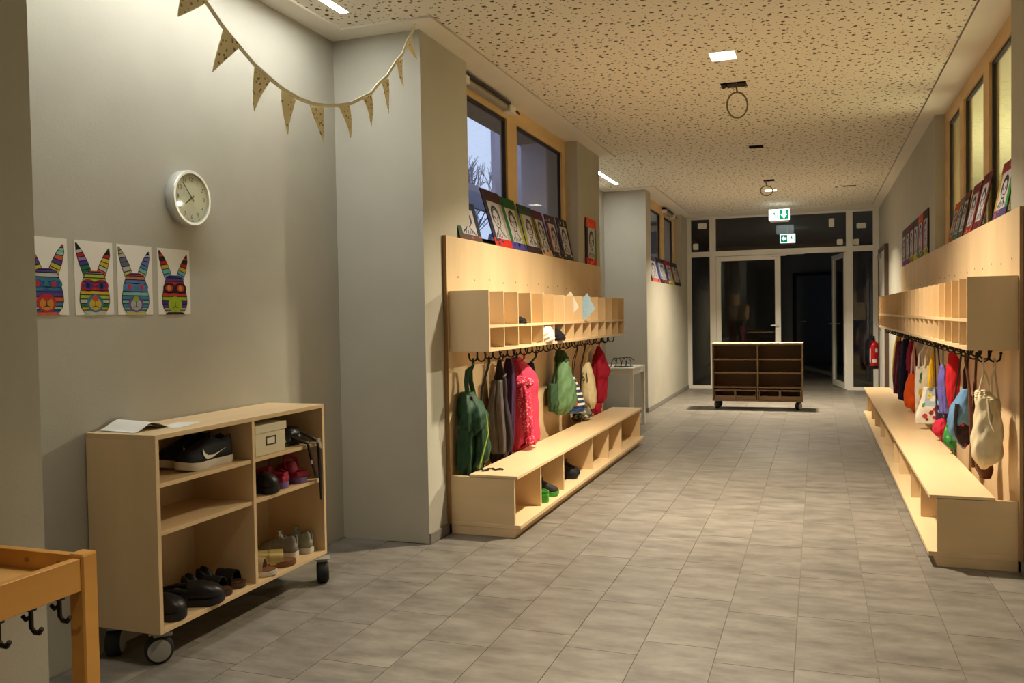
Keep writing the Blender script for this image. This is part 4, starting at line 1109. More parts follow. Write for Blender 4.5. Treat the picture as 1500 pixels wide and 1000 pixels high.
# ------------------------------------------------------------------ hanging clothes and bags
CLOTH = {
    'green_dungarees': (4.620, [(-1.913, 0.985, 0.016, 0.011), (-1.921, 0.927, 0.035, 0.024), (-1.926, 0.86, 0.044, 0.03), (-1.93, 0.802, 0.055, 0.037), (-1.905, 0.716, 0.1, 0.067), (-1.899, 0.6, 0.109, 0.073), (-1.898, 0.503, 0.111, 0.074), (-1.902, 0.406, 0.105, 0.07), (-1.918, 0.313, 0.081, 0.054)]),
    'pattern_bag': (4.800, [(-1.926, 0.487, 0.019, 0.013), (-1.921, 0.438, 0.039, 0.026), (-1.921, 0.378, 0.043, 0.029), (-1.926, 0.328, 0.031, 0.021)]),
    'grey_jacket': (5.090, [(-1.901, 0.985, 0.012, 0.012), (-1.904, 0.928, 0.018, 0.019), (-1.902, 0.855, 0.035, 0.038), (-1.909, 0.781, 0.045, 0.049), (-1.915, 0.698, 0.052, 0.056), (-1.904, 0.54, 0.063, 0.068), (-1.901, 0.435, 0.066, 0.071), (-1.921, 0.308, 0.047, 0.051)]),
    'purple_jacket': (5.235, [(-1.894, 0.972, 0.018, 0.02), (-1.892, 0.919, 0.031, 0.034), (-1.896, 0.844, 0.039, 0.042), (-1.897, 0.683, 0.037, 0.039), (-1.902, 0.522, 0.034, 0.036), (-1.91, 0.415, 0.034, 0.036), (-1.926, 0.328, 0.031, 0.034)]),
    'pink_jacket': (5.476, [(-1.928, 0.96, 0.033, 0.026), (-1.908, 0.915, 0.067, 0.053), (-1.883, 0.849, 0.098, 0.077), (-1.875, 0.771, 0.112, 0.088), (-1.879, 0.693, 0.11, 0.086), (-1.878, 0.604, 0.113, 0.088), (-1.878, 0.492, 0.116, 0.091), (-1.878, 0.403, 0.117, 0.092), (-1.889, 0.347, 0.105, 0.082), (-1.94, 0.32, 0.041, 0.032)]),
    'navy_bag': (5.702, [(-1.908, 0.908, 0.046, 0.03), (-1.911, 0.856, 0.06, 0.04), (-1.911, 0.752, 0.062, 0.041), (-1.908, 0.625, 0.053, 0.035)]),
    'green_gym': (6.408, [(-1.888, 0.992, 0.036, 0.024), (-1.885, 0.94, 0.054, 0.036), (-1.88, 0.88, 0.075, 0.05), (-1.877, 0.79, 0.1, 0.066), (-1.875, 0.716, 0.122, 0.082), (-1.872, 0.641, 0.134, 0.09), (-1.87, 0.566, 0.134, 0.09), (-1.876, 0.506, 0.113, 0.076), (-1.885, 0.467, 0.054, 0.036)]),
    'striped': (6.800, [(-1.902, 0.732, 0.024, 0.016), (-1.878, 0.637, 0.051, 0.034), (-1.869, 0.566, 0.079, 0.053), (-1.876, 0.487, 0.108, 0.072), (-1.888, 0.438, 0.125, 0.084)]),
    'camo': (7.030, [(-1.877, 0.439, 0.078, 0.052), (-1.883, 0.381, 0.12, 0.08), (-1.92, 0.33, 0.052, 0.035)]),
    'cream61': (7.225, [(-1.888, 0.826, 0.033, 0.022), (-1.891, 0.784, 0.057, 0.038), (-1.89, 0.743, 0.074, 0.05), (-1.878, 0.651, 0.08, 0.054), (-1.873, 0.568, 0.084, 0.056), (-1.866, 0.484, 0.077, 0.051), (-1.856, 0.422, 0.034, 0.022)]),
    'red_jacket': (7.686, [(-1.902, 0.95, 0.021, 0.014), (-1.894, 0.879, 0.064, 0.043), (-1.891, 0.826, 0.085, 0.057), (-1.882, 0.773, 0.107, 0.071), (-1.877, 0.703, 0.117, 0.078), (-1.886, 0.65, 0.096, 0.064), (-1.885, 0.562, 0.085, 0.057), (-1.887, 0.473, 0.071, 0.047), (-1.903, 0.429, 0.053, 0.036), (-1.922, 0.384, 0.075, 0.05), (-1.929, 0.322, 0.064, 0.043)]),
    'cream_drawstring': (4.706, [(0.763, 0.824, 0.045, 0.03), (0.774, 0.8, 0.072, 0.048), (0.783, 0.744, 0.081, 0.054), (0.785, 0.663, 0.095, 0.064), (0.78, 0.583, 0.1, 0.066), (0.778, 0.534, 0.096, 0.064), (0.776, 0.502, 0.081, 0.054), (0.762, 0.453, 0.017, 0.012)]),
    'brown_bag': (4.990, [(0.781, 0.627, 0.031, 0.021), (0.8, 0.491, 0.062, 0.041), (0.81, 0.414, 0.065, 0.043), (0.819, 0.359, 0.037, 0.025)]),
    'backpack': (5.488, [(0.8, 0.781, 0.03, 0.02), (0.79, 0.734, 0.052, 0.035), (0.776, 0.677, 0.078, 0.052), (0.766, 0.601, 0.089, 0.059), (0.766, 0.525, 0.081, 0.054), (0.783, 0.469, 0.047, 0.031), (0.789, 0.436, 0.015, 0.01)]),
    'green': (5.850, [(0.763, 0.486, 0.037, 0.025), (0.766, 0.426, 0.055, 0.036), (0.788, 0.356, 0.019, 0.012)]),
    'red': (5.932, [(0.786, 0.988, 0.019, 0.013), (0.798, 0.917, 0.053, 0.035), (0.795, 0.835, 0.06, 0.04), (0.795, 0.712, 0.052, 0.035), (0.789, 0.625, 0.025, 0.017)]),
    'purple': (6.347, [(0.789, 0.861, 0.026, 0.017), (0.787, 0.784, 0.044, 0.029), (0.791, 0.674, 0.046, 0.031), (0.799, 0.543, 0.044, 0.029)]),
    'dark_multi': (6.560, [(0.804, 0.632, 0.044, 0.029), (0.809, 0.541, 0.062, 0.041), (0.808, 0.405, 0.055, 0.037)]),
    'pinkbottom': (6.500, [(0.783, 0.48, 0.05, 0.034), (0.778, 0.412, 0.067, 0.045), (0.799, 0.342, 0.027, 0.018)]),
    'flower_tote': (7.000, [(0.797, 0.663, 0.077, 0.051), (0.78, 0.529, 0.096, 0.064), (0.765, 0.444, 0.111, 0.074), (0.78, 0.389, 0.077, 0.052)]),
    'cream_tote': (7.300, [(0.798, 0.803, 0.045, 0.03), (0.796, 0.715, 0.048, 0.032), (0.794, 0.562, 0.048, 0.032)]),
    'floral': (7.620, [(0.784, 0.777, 0.045, 0.03), (0.778, 0.625, 0.05, 0.033), (0.775, 0.505, 0.042, 0.028), (0.78, 0.398, 0.03, 0.02)]),
    'orange': (8.200, [(0.786, 0.677, 0.051, 0.034), (0.774, 0.577, 0.074, 0.049), (0.77, 0.476, 0.088, 0.059), (0.776, 0.39, 0.078, 0.052), (0.798, 0.326, 0.032, 0.022)]),
    'navy_jacket': (8.800, [(0.784, 0.974, 0.035, 0.023), (0.78, 0.882, 0.064, 0.043), (0.769, 0.682, 0.07, 0.047), (0.759, 0.527, 0.063, 0.042), (0.748, 0.373, 0.046, 0.031)]),
    'maroon': (9.450, [(0.789, 0.922, 0.05, 0.034), (0.788, 0.756, 0.076, 0.05), (0.773, 0.557, 0.076, 0.051), (0.759, 0.391, 0.047, 0.031)]),
    'crimson': (8.500, [(0.804, 0.953, 0.034, 0.022), (0.804, 0.835, 0.056, 0.037), (0.807, 0.686, 0.062, 0.041)]),
    'yellow': (9.850, [(0.804, 0.96, 0.03, 0.02), (0.793, 0.839, 0.049, 0.032), (0.782, 0.667, 0.053, 0.035), (0.767, 0.528, 0.037, 0.025)]),
}

def smooth_rows(rows, n):
    zs = [-r[1] for r in rows]
    out = []
    for k in range(n + 1):
        z = zs[0] + (zs[-1] - zs[0]) * k / n
        out.append((interp(zs, [r[0] for r in rows], z), -z, max(0.004, interp(zs, [r[2] for r in rows], z)), max(0.004, interp(zs, [r[3] for r in rows], z))))
    return out
def body(mb, y, rows, folds=5, amp=0.16, seed=0, n=26, seg=48, xmin=-1.978, xmax=0.879, sub=None, crumple=0.05, boxy=0.0):
    rn = random.Random(seed)
    ph = [rn.uniform(0, 6.28) for _ in range(6)]
    amp *= 1.35; crumple *= 1.3
    rings = []
    R = smooth_rows(rows, n)
    for k, (x, z, a, b) in enumerate(R):
        t = k / n
        ring = []
        for j in range(seg):
            th = 2 * math.pi * j / seg
            if sub and not (sub[0] <= th <= sub[1]): pass
            f = 1 + amp * (0.35 + 0.65 * t) * (math.cos(folds * th + ph[0] + 1.1 * math.sin(3 * t + ph[1])) * 0.6 + 0.4 * math.cos((folds + 4) * th + ph[2] + 2 * t) + 0.25 * math.sin((2 * folds + 5) * th + ph[5])) \
                + crumple * math.sin(13 * t + 2 * th + ph[3]) * math.cos(3 * th + 9 * t + ph[4])
            c_, s_ = math.cos(th), math.sin(th)
            if boxy:
                p = 1 - boxy * 0.6
                c_ = math.copysign(abs(c_) ** p, c_); s_ = math.copysign(abs(s_) ** p, s_)
            px = min(max(x + b * f * c_, xmin), xmax)
            if z < 0.378 and xmin == -1.978: px = min(px, -1.873) if x < 0 else max(px, 0.789)
            z = min(z, 0.966) if abs(z - 0.98) < 0.03 else z
            ring.append((px, y + a * f * s_, z))
        rings.append(ring)
    mb.rings(rings)
    return mb
def item(name, key, label, cat, group=None):
    y, rows = CLOTH[key]
    zb = min(r[1] for r in rows)
    return empty(name, (rows[-1][0], y, zb), label, cat, group), y, rows
def hang(r, a, b, w, m, hk, name='hanger_loop'):
    """a strap from a up over one hook prong and down to b; a and b are lists of points from the body upwards"""
    hx, hy = hk
    top = [(hx, hy - 0.012, 0.956), (hx, hy - 0.011, 0.978), (hx, hy - 0.009, 0.990), (hx, hy, 0.9965), (hx, hy + 0.009, 0.990), (hx, hy + 0.011, 0.978), (hx, hy + 0.012, 0.956)]
    pts = list(a) + top + list(reversed(b))
    rr = [w] * len(a) + [min(w, 0.0045)] * 7 + [w] * len(b)
    return MB().tube(pts, rr, 6).build(name, m, r, smooth=True)
HKL = lambda i, s: (-1.865 + s * 0.026, 4.491 + .2555 * (i + .5))
HKR = lambda i, s: (0.78 + s * 0.026, 4.537 + .2573 * (i + .5))
def strap(r, pts, w, m, name='strap', flat=2.2):
    return MB().tube(pts, w, 6, flat=flat).build(name, m, r, smooth=True)
def on_front(mb, key, a, b, t, rr=1.05):
    """print polygon (a across -1..1, b height) on the near face"""
    y_, rows_ = CLOTH[key]
    zs = [-q[1] for q in rows_]
    xx = lambda z: interp(zs, [q[0] for q in rows_], -z); bb = lambda z: interp(zs, [q[3] for q in rows_], -z); aa = lambda z: interp(zs, [q[2] for q in rows_], -z)
    z = b
    return (xx(z) + a * bb(z), y_ - aa(z) * rr * (1 - 0.35 * abs(a) ** 3) - t, z)
GL, GR = 'clothes and bags on the left hooks', 'clothes and bags on the right hooks'
HZ = 0.992   # inside of the hook prongs
HXL, HXR = -1.865, 0.78
hyL = lambda i: 4.491 + .2555 * (i + .5)
hyR = lambda i: 4.537 + .2573 * (i + .5)

# green rain dungarees
C = cloth_mat('rain_green', (42, 70, 50), 0.5)
r, y, rows = item('rain_dungarees', 'green_dungarees', 'dark green rain dungarees with lime piping on the first left hook', 'dungarees', GL)
bib = [rows[3], rows[4], (rows[5][0], rows[5][1], rows[5][2] * .95, rows[5][3] * .95), (rows[5][0], rows[5][1] - .05, .05, .03)]
body(MB(), y, bib, 5, 0.2, 1, crumple=0.08).build('bib', C, r, smooth='all')
for dx, dy, sd in ((-.030, -.045, 1), (.030, .03, 2)):
    lg = [(rows[4][0] + dx * .3, rows[4][1] - .01, .05, .035), (rows[5][0] + dx * .7, rows[5][1], .062, .044), (rows[6][0] + dx, rows[6][1], .066, .046), (rows[7][0] + dx, rows[7][1], .066, .046), (rows[8][0] + dx * .4, rows[8][1], .06, .03)]
    body(MB(), y + dy, lg, 4, 0.2, sd + 3, crumple=0.1).build('trouser_leg', C, r, smooth='all')
hang(r, [(rows[4][0], y - .05, rows[4][1] + .02), (rows[2][0], y - .03, rows[2][1]), (rows[1][0], y - .022, rows[1][1])],
     [(rows[4][0], y + .06, rows[4][1] + .02), (rows[2][0], y + .04, rows[2][1]), (rows[1][0], y + .026, rows[1][1])], 0.015, C, HKL(0, -1), 'shoulder_strap')
L1 = paint((150, 178, 70))
MB().tube([(rows[4][0] + 0.07, y + 0.05, 0.66), (rows[5][0] + 0.085, y + 0.02, 0.56), (rows[6][0] + 0.07, y - 0.03, 0.45), (rows[7][0] + 0.055, y - 0.05, 0.36)], 0.005, 6).build('lime_piping', L1, r, smooth=True)
MB().box(rows[3][0] + 0.02, rows[3][0] + 0.05, y - 0.05, y - 0.035, 0.72, 0.78).build('bib_buckle', M_black, r, bevel=0.003)

# black and white patterned bag
r, y, rows = item('patterned_bag', 'pattern_bag', 'small black and white patterned pouch behind the green dungarees', 'bag', GL)
body(MB(), y, [(-1.93, 0.62, 0.012, 0.008)] + rows, 3, 0.1, 2).build('pouch_body', pattern_mat('mono_print', srgb(34, 40, 42), [srgb(160, 176, 170), srgb(90, 110, 104), srgb(20, 20, 22)], 46.0, 0.42), r, smooth='all')
hang(r, [(-1.93, y - .006, 0.61), (-1.92, y + .01, 0.8)], [(-1.93, y + .006, 0.61), (-1.92, y + .03, 0.8)], 0.004, M_black, HKL(1, -1), 'cord')

# black strap on the bench
mb = MB()
mb.tube([(-1.862, 4.585, 0.352), (-1.845, 4.60, 0.356), (-1.82, 4.57, 0.352), (-1.80, 4.60, 0.354), (-1.815, 4.63, 0.353), (-1.79, 4.65, 0.352), (-1.765, 4.62, 0.352), (-1.745, 4.65, 0.353), (-1.725, 4.64, 0.352)], 0.0055, 6, flat=1.0)
thing_mesh(mb, 'black_strap', M_black, (-1.80, 4.6, 0.3465), 'curled black strap lying on the near end of the left bench seat', 'strap', smooth=True)

# grey jacket, purple jacket
C = cloth_mat('taupe', (84, 76, 72)); C2 = cloth_mat('taupe_dark', (50, 42, 46))
r, y, rows = item('grey_jacket', 'grey_jacket', 'dark taupe grey jacket with hanging sleeves on the left hooks', 'jacket', GL)
body(MB(), y, rows, 4, 0.2, 3).build('jacket_body', C2, r, smooth='all')
for dx, dy, s in ((0.03, -0.065, 1), (-0.012, -0.08, 2)):
    sl = [(rows[2][0] + dx * .5, 0.84, 0.03, 0.022), (rows[4][0] + dx, 0.66, 0.036, 0.028), (rows[5][0] + dx, 0.50, 0.034, 0.027), (rows[6][0] + dx, 0.38, 0.03, 0.024)]
    body(MB(), y + dy, sl, 3, 0.12, s).build('sleeve', C, r, smooth='all')
hang(r, [(rows[1][0], y - .012, 0.95)], [(rows[1][0], y + .012, 0.95)], 0.004, M_black, HKL(2, -1))
MB().tube([(rows[2][0] + 0.036, y - 0.03, 0.86), (rows[2][0] + 0.03, y + 0.03, 0.872)], 0.006, 6).build('reflective_piping', M_greyplastic, r, smooth=True)
r, y, rows = item('purple_jacket', 'purple_jacket', 'dark purple jacket squeezed between the grey and the pink jacket', 'jacket', GL)
body(MB(), y, rows, 4, 0.2, 5).build('jacket_body', cloth_mat('aubergine', (62, 38, 66)), r, smooth='all')
hang(r, [(rows[1][0], y - .012, 0.95)], [(rows[1][0], y + .012, 0.95)], 0.004, M_black, HKL(3, -1))

# pink jacket with dotted sleeves
C = cloth_mat('pink', (196, 60, 86)); CD = pattern_mat('pink_dotted', srgb(190, 48, 76), [srgb(226, 150, 156), srgb(216, 110, 126)], 62.0, 0.34)
r, y, rows = item('pink_jacket', 'pink_jacket', 'bright pink jacket with dotted sleeve hanging over the left bench', 'jacket', GL)
body(MB(), y, rows, 4, 0.14, 6).build('jacket_body', C, r, smooth='all')
sl = [(-1.865, 0.84, 0.05, 0.036), (-1.842, 0.74, 0.06, 0.046), (-1.838, 0.60, 0.056, 0.046), (-1.834, 0.49, 0.05, 0.042), (-1.828, 0.43, 0.036, 0.030)]
sv = body(MB(), y - 0.075, sl, 3, 0.16, 8, crumple=0.12).build('sleeve', CD, r, smooth='all')
cu = [(-1.813, 0.445, 0.028, 0.024), (-1.810, 0.42, 0.046, 0.036), (-1.808, 0.385, 0.044, 0.034), (-1.812, 0.362, 0.03, 0.022)]
body(MB(), y - 0.08, cu, 7, 0.2, 9).build('cuff', CD, sv, smooth='all')
cap = [(-1.895, 0.86, 0.04, 0.03), (-1.865, 0.83, 0.075, 0.055), (-1.85, 0.785, 0.085, 0.062), (-1.852, 0.765, 0.06, 0.04)]
body(MB(), y - 0.05, cap, 5, 0.14, 10).build('shoulder_yoke', CD, r, smooth='all')
hang(r, [(rows[1][0] + .01, y - .02, 0.93)], [(rows[1][0] + .01, y, 0.93)], 0.004, C, HKL(3, 1))
# navy bag behind
r, y, rows = item('navy_bag', 'navy_bag', 'dark navy bag on a black cord behind the pink jacket', 'bag', GL)
body(MB(), y, rows, 4, 0.1, 11).build('bag_body', cloth_mat('navy', (34, 34, 62)), r, smooth='all')
hang(r, [(rows[0][0], y - .02, .90)], [(rows[0][0], y + .02, .90)], 0.0045, M_black, HKL(4, 1), 'cord')

# green gym bag
C = cloth_mat('sage', (104, 138, 98), 0.6); Cd = cloth_mat('moss', (58, 84, 58))
r, y, rows = item('green_gym_bag', 'green_gym', 'pale green gathered gym bag hanging over the left bench', 'bag', GL)
body(MB(), y, rows[2:], 6, 0.14, 12, crumple=0.1).build('bag_body', C, r, smooth='all')
body(MB(), y, rows[:3], 7, 0.22, 13).build('gathered_neck', Cd, r, smooth='all')
back = [(x - 0.04, z, a * 0.8, b * 0.5) for x, z, a, b in rows[4:8]]
body(MB(), y - 0.09, back, 4, 0.14, 14).build('side_pocket', Cd, r, smooth='all')
strap(r, [(rows[1][0] - .02, y - 0.05, 0.94), (rows[4][0] - .02, y - 0.115, 0.75), (rows[5][0] - .03, y - 0.12, 0.64)], 0.004, M_black, 'cord')
hang(r, [(rows[0][0], y - .012, .955)], [(rows[0][0], y + .012, .955)], 0.0045, Cd, HKL(7, -1))
# striped bag
r, y, rows = item('striped_bag', 'striped', 'navy and white striped bag on thin dark cords with a blue base', 'bag', GL)
body(MB(), y, rows[:4], 3, 0.06, 15).build('bag_body', stripe_mat('navy_stripes', srgb(226, 226, 216), srgb(44, 62, 88), 24.0, 'Z', 0.58), r, smooth='all')
body(MB(), y, [(rows[3][0], 0.496, .098, .066), (rows[4][0], 0.455, .114, .077), (rows[4][0], 0.447, .116, .078)], 3, 0.04, 15).build('blue_base', cloth_mat('denim', (58, 76, 120)), r, smooth='all')
body(MB(), y, [(rows[4][0], 0.447, .117, .079), (rows[4][0], 0.438, .112, .075)], 3, 0.04, 15).build('cream_trim', cloth_mat('trim', (206, 200, 150)), r, smooth='all')
body(MB(), y - 0.075, [(rows[3][0] + .012, 0.55, .012, .01), (rows[3][0] + .016, 0.525, .028, .022), (rows[3][0] + .012, 0.50, .026, .022)], 3, 0.1, 16).build('pompom', cloth_mat('rust', (176, 96, 74)), r, smooth='all')
hang(r, [(rows[0][0], y - .012, .725), (-1.905, y + .02, .86)], [(rows[0][0], y + .012, .725), (-1.895, y + .05, .86)], 0.0035, paint((60, 44, 36)), HKL(9, -1), 'cord')
# camouflage pouch
r, y, rows = item('camouflage_pouch', 'camo', 'crumpled grey camouflage pouch under the striped bag by the seat', 'bag', GL)
body(MB(), y, [(-1.90, 0.56, .012, .01), (-1.89, 0.48, .05, .03)] + rows, 5, 0.15, 17, crumple=0.12).build('pouch_body', pattern_mat('camouflage', srgb(110, 108, 88), [srgb(70, 70, 56), srgb(170, 164, 146), srgb(58, 50, 40)], 30.0, 0.5), r, smooth='all')
hang(r, [(-1.90, y - .008, 0.555), (-1.905, y + .03, 0.8)], [(-1.90, y + .008, 0.555), (-1.90, y + .05, 0.8)], 0.0035, M_black, HKL(10, -1), 'cord')
# cream bag with number
C = cloth_mat('natural_cotton', (218, 202, 160))
r, y, rows = item('cream_bag', 'cream61', 'cream cotton bag with a printed number beside the red jacket', 'bag', GL)
bb_ = body(MB(), y, rows, 3, 0.06, 18, boxy=0.3).build('bag_body', C, r, smooth='all')
hang(r, [(rows[1][0], y - .03, .79), (rows[0][0], y - .018, .90)], [(rows[1][0], y + .03, .79), (rows[0][0], y + .018, .90)], 0.005, C, HKL(10, 1), 'strap')
vs, fs = text_geo('61', 0.115)
mb = MB()
# print faces the corridor entrance (-Y): lies on the near side of the bag
mb.add([on_front(mb, 'cream61', p[0] * 0.62 / 0.052, 0.70 + p[1], 0.010) for p in vs], fs)
mb.build('number_print', paint((70, 74, 70)), bb_, recalc=False)
MB().tube([(rows[4][0] + 0.035, y - 0.055, 0.62), (rows[4][0] + 0.046, y - 0.045, 0.57), (rows[4][0] + 0.05, y - 0.04, 0.54)], 0.007, 6).build('yellow_tag', paint((226, 170, 40)), r, smooth=True)
# red jacket
C = cloth_mat('raspberry', (170, 38, 58))
r, y, rows = item('red_jacket', 'red_jacket', 'raspberry red rain jacket with hood on the end of the left hooks', 'jacket', GL)
body(MB(), y, rows[2:9], 4, 0.16, 20, crumple=0.09).build('jacket_body', C, r, smooth='all')
body(MB(), y, rows[:3] + [(rows[3][0], rows[3][1], .08, .05)], 3, 0.12, 21).build('hood', cloth_mat('raspberry_dark', (150, 26, 46)), r, smooth='all')
body(MB(), y - 0.03, rows[8:], 7, 0.18, 22).build('gathered_hem', C, r, smooth='all')
slv = [(rows[3][0] + .03, 0.775, .045, .032), (rows[4][0] + .032, 0.72, .06, .045), (rows[5][0] + .03, 0.665, .05, .04), (rows[5][0] + .015, 0.635, .02, .016)]
body(MB(), y - 0.04, slv, 5, 0.16, 23).build('sleeve', C, r, smooth='all')
hang(r, [(rows[0][0], y - .01, .935)], [(rows[0][0], y + .01, .935)], 0.0045, C, HKL(12, -1))

def flat_rows(key, a=0.028):
    y_, rr = CLOTH[key]
    out = [(x, z, a * (.5 + .5 * min(1, k)), b * 1.08) for k, (x, z, _, b) in enumerate(rr)]
    out[-1] = (out[-2][0], out[-1][1], a * .7, out[-2][3] * .97)
    CLOTH[key] = (y_, out)
for key in ('flower_tote', 'cream_tote', 'floral'): flat_rows(key)
# ---- right hooks
C = cloth_mat('calico', (216, 200, 166))
r, y, rows = item('drawstring_bag', 'cream_drawstring', 'plain calico drawstring bag on the first hook of the right row', 'bag', GR)
body(MB(), y, rows, 4, 0.07, 30, boxy=0.25, crumple=0.06).build('bag_body', C, r, smooth='all')
body(MB(), y, [(rows[0][0], .838, .046, .03), (rows[0][0], .822, .05, .034), (rows[1][0], .80, .066, .044)], 9, 0.22, 31).build('gathered_rim', C, r, smooth='all')
hang(r, [(rows[0][0] - .022, y - .02, .83), (.757, y - .03, .91)], [(rows[0][0] + .035, y + .0, .82), (.775, y - .0, .91)], 0.0055, C, HKR(0, -1), 'cord')
hang(r, [(rows[0][0] + .03, y - .03, .83), (.792, y - .03, .91)], [(rows[2][0] + .055, y + .0, .74), (.828, y + .01, .82), (.815, y + .005, .91)], 0.0055, C, HKR(0, 1), 'cord')
strap(r, [(rows[1][0] + .005, y - .075, .80), (rows[2][0] - .0, y - .082, .75), (rows[2][0] + .012, y - .083, .72), (rows[2][0] + .004, y - .088, .685)], 0.005, C, 'drawstring', 1.2)
strap(r, [(rows[1][0] - .005, y - .075, .80), (rows[3][0] - .01, y - .09, .70), (rows[3][0] + .008, y - .093, .65), (rows[3][0] - .015, y - .095, .62), (rows[4][0] - .03, y - .092, .61)], 0.005, C, 'drawstring', 1.2)
# brown bag
C = cloth_mat('chestnut', (92, 56, 40), 0.6)
r, y, rows = item('brown_bag', 'brown_bag', 'chestnut brown shoulder bag on long straps behind the calico bag', 'bag', GR)
body(MB(), y, rows, 3, 0.08, 32).build('bag_body', C, r, smooth='all')
hang(r, [(rows[1][0] - .02, y - .01, .50), (.770, y + .05, .72)], [(rows[1][0] + .02, y + .01, .50), (.785, y + .10, .72)], 0.009, C, HKR(2, 1), 'strap')
hang(r, [(.752, y - .06, .42), (.752, y - .0, .62), (.755, y + .06, .80)], [(.768, y - .03, .50), (.768, y + .07, .72)], 0.009, C, HKR(2, -1), 'long_strap')
# blue backpack
C = cloth_mat('steel_blue', (92, 128, 164))
r, y, rows = item('child_backpack', 'backpack', 'blue child backpack with a red and black plaid pocket on the right hooks', 'backpack', GR)
body(MB(), y, rows, 4, 0.08, 33).build('backpack_body', C, r, smooth='all')
pk = [(rows[3][0] + .006, .62, .03, .03), (rows[3][0] + .006, .58, .062, .046), (rows[4][0] + .01, .52, .064, .045), (rows[5][0] + .004, .47, .044, .03), (rows[6][0], .45, .016, .012)]
body(MB(), y - 0.028, pk, 4, 0.08, 34).build('plaid_pocket', pattern_mat('plaid_print', srgb(46, 26, 34), [srgb(160, 40, 52), srgb(190, 60, 66), srgb(40, 40, 50)], 34.0, 0.42), r, smooth='all')
strap(r, [(rows[3][0] - .02, y - .075, .70), (rows[3][0] - .03, y - .085, .60), (rows[4][0] - .02, y - .08, .52)], 0.007, M_black, 'side_strap')
hang(r, [(rows[0][0] - .008, y - .012, .77), (.79, y - .03, .88)], [(rows[0][0] + .008, y + .012, .77), (.805, y + .0, .88)], 0.010, paint((40, 24, 26)), HKR(3, 1), 'shoulder_strap')
# green bag
r, y, rows = item('green_bag', 'green', 'small bright green pouch low beside the plaid backpack pocket', 'bag', GR)
body(MB(), y, [(.78, .62, .01, .008)] + rows, 3, 0.1, 35).build('pouch_body', pattern_mat('green_print', srgb(50, 120, 62), [srgb(40, 90, 60), srgb(90, 160, 80)], 30.0, 0.4), r, smooth='all')
hang(r, [(.78, y - .006, .612), (.80, y - .07, .8)], [(.78, y + .006, .612), (.80, y - .05, .8)], 0.004, M_black, HKR(4, 1), 'cord')
# red bag
C = cloth_mat('signal_red', (186, 34, 40))
r, y, rows = item('red_bag', 'red', 'plain red long bag hanging behind the blue backpack', 'bag', GR)
body(MB(), y, rows, 3, 0.1, 36).build('bag_body', C, r, smooth='all')
hang(r, [(rows[0][0], y - .008, .955)], [(rows[0][0], y + .012, .955)], 0.0045, C, HKR(5, 1))
# purple bag
r, y, rows = item('lilac_bag', 'purple', 'lilac blue satin bag hanging beside the red bag', 'bag', GR)
body(MB(), y, rows, 4, 0.12, 37).build('bag_body', cloth_mat('lilac', (104, 98, 172), 0.5), r, smooth='all')
hang(r, [(rows[0][0], y - .01, .85)], [(rows[0][0], y + .01, .85)], 0.005, M_greyplastic, HKR(7, 1), 'cord')
r, y, rows = item('dark_print_bag', 'dark_multi', 'dark plum printed bag beneath the lilac bag', 'bag', GR)
body(MB(), y, [(.80, .80, .012, .01)] + rows, 4, 0.1, 38).build('bag_body', pattern_mat('plum_print', srgb(66, 36, 62), [srgb(120, 160, 170), srgb(150, 40, 70), srgb(40, 40, 80)], 26.0, 0.4), r, smooth='all')
hang(r, [(.80, y - .006, .79)], [(.80, y + .006, .79)], 0.004, M_black, HKR(8, 1), 'cord')
r, y, rows = item('crimson_pouch', 'pinkbottom', 'crimson pouch drooping onto the right bench below the plum bag', 'bag', GR)
body(MB(), y - 0.085, [(.80, .50, .012, .01)] + rows, 4, 0.1, 39).build('pouch_body', cloth_mat('crimson', (186, 44, 66)), r, smooth='all')
hang(r, [(.80, y - .091, .495), (.755, y - .09, .6), (.757, y - .05, .8)], [(.80, y - .079, .495), (.757, y - .08, .6), (.759, y - .04, .8)], 0.004, M_black, HKR(7, -1), 'cord')
# flower tote
r, y, rows = item('flower_tote', 'flower_tote', 'white tote bag printed with sky and red flowers, on yellow straps', 'bag', GR)
fb = body(MB(), y, rows, 2, 0.03, 40, boxy=0.7, crumple=0.02).build('bag_body', cloth_mat('white_cotton', (226, 222, 210)), r, smooth='all')
def prints(parent, key, specs, nm):
    pal = sorted({s[0] for s in specs}); mb = MB()
    for col, kind, a, b, ra, rb in specs:
        mb.cur = pal.index(col)
        n = 10
        if kind == 'o':
            poly = [(a + ra * math.cos(2 * math.pi * k / n), b + rb * math.sin(2 * math.pi * k / n)) for k in range(n)]
        else:
            poly = [(a - ra, b - rb), (a, b - rb), (a + ra, b - rb), (a + ra, b), (a + ra, b + rb), (a, b + rb), (a - ra, b + rb), (a - ra, b)]
        lift = 0.0004 + 0.0002 * specs.index((col, kind, a, b, ra, rb))
        mb.prism(poly, lambda p, q, t: on_front(mb, key, p, q, lift + t), 0.0006)
    mb.build(nm, [paint(c) for c in pal], parent)['kind'] = 'stuff'
prints(fb, 'flower_tote', [((170, 190, 210), 'r', 0.08, .59, .68, .065), ((222, 206, 90), 'o', -.2, .60, .26, .022), ((190, 160, 60), 'o', -.2, .60, .1, .009), ((90, 150, 80), 'r', -.62, .53, .12, .015),
                          ((196, 60, 70), 'o', -.25, .45, .22, .018), ((150, 40, 50), 'o', .25, .475, .2, .016), ((196, 60, 70), 'o', .5, .50, .16, .014), ((230, 226, 220), 'o', .1, .455, .1, .009), ((150, 40, 50), 'o', -.05, .425, .14, .01), ((196, 60, 70), 'o', .55, .44, .16, .012)], 'flower_print')
C = cloth_mat('sunflower', (226, 180, 40))
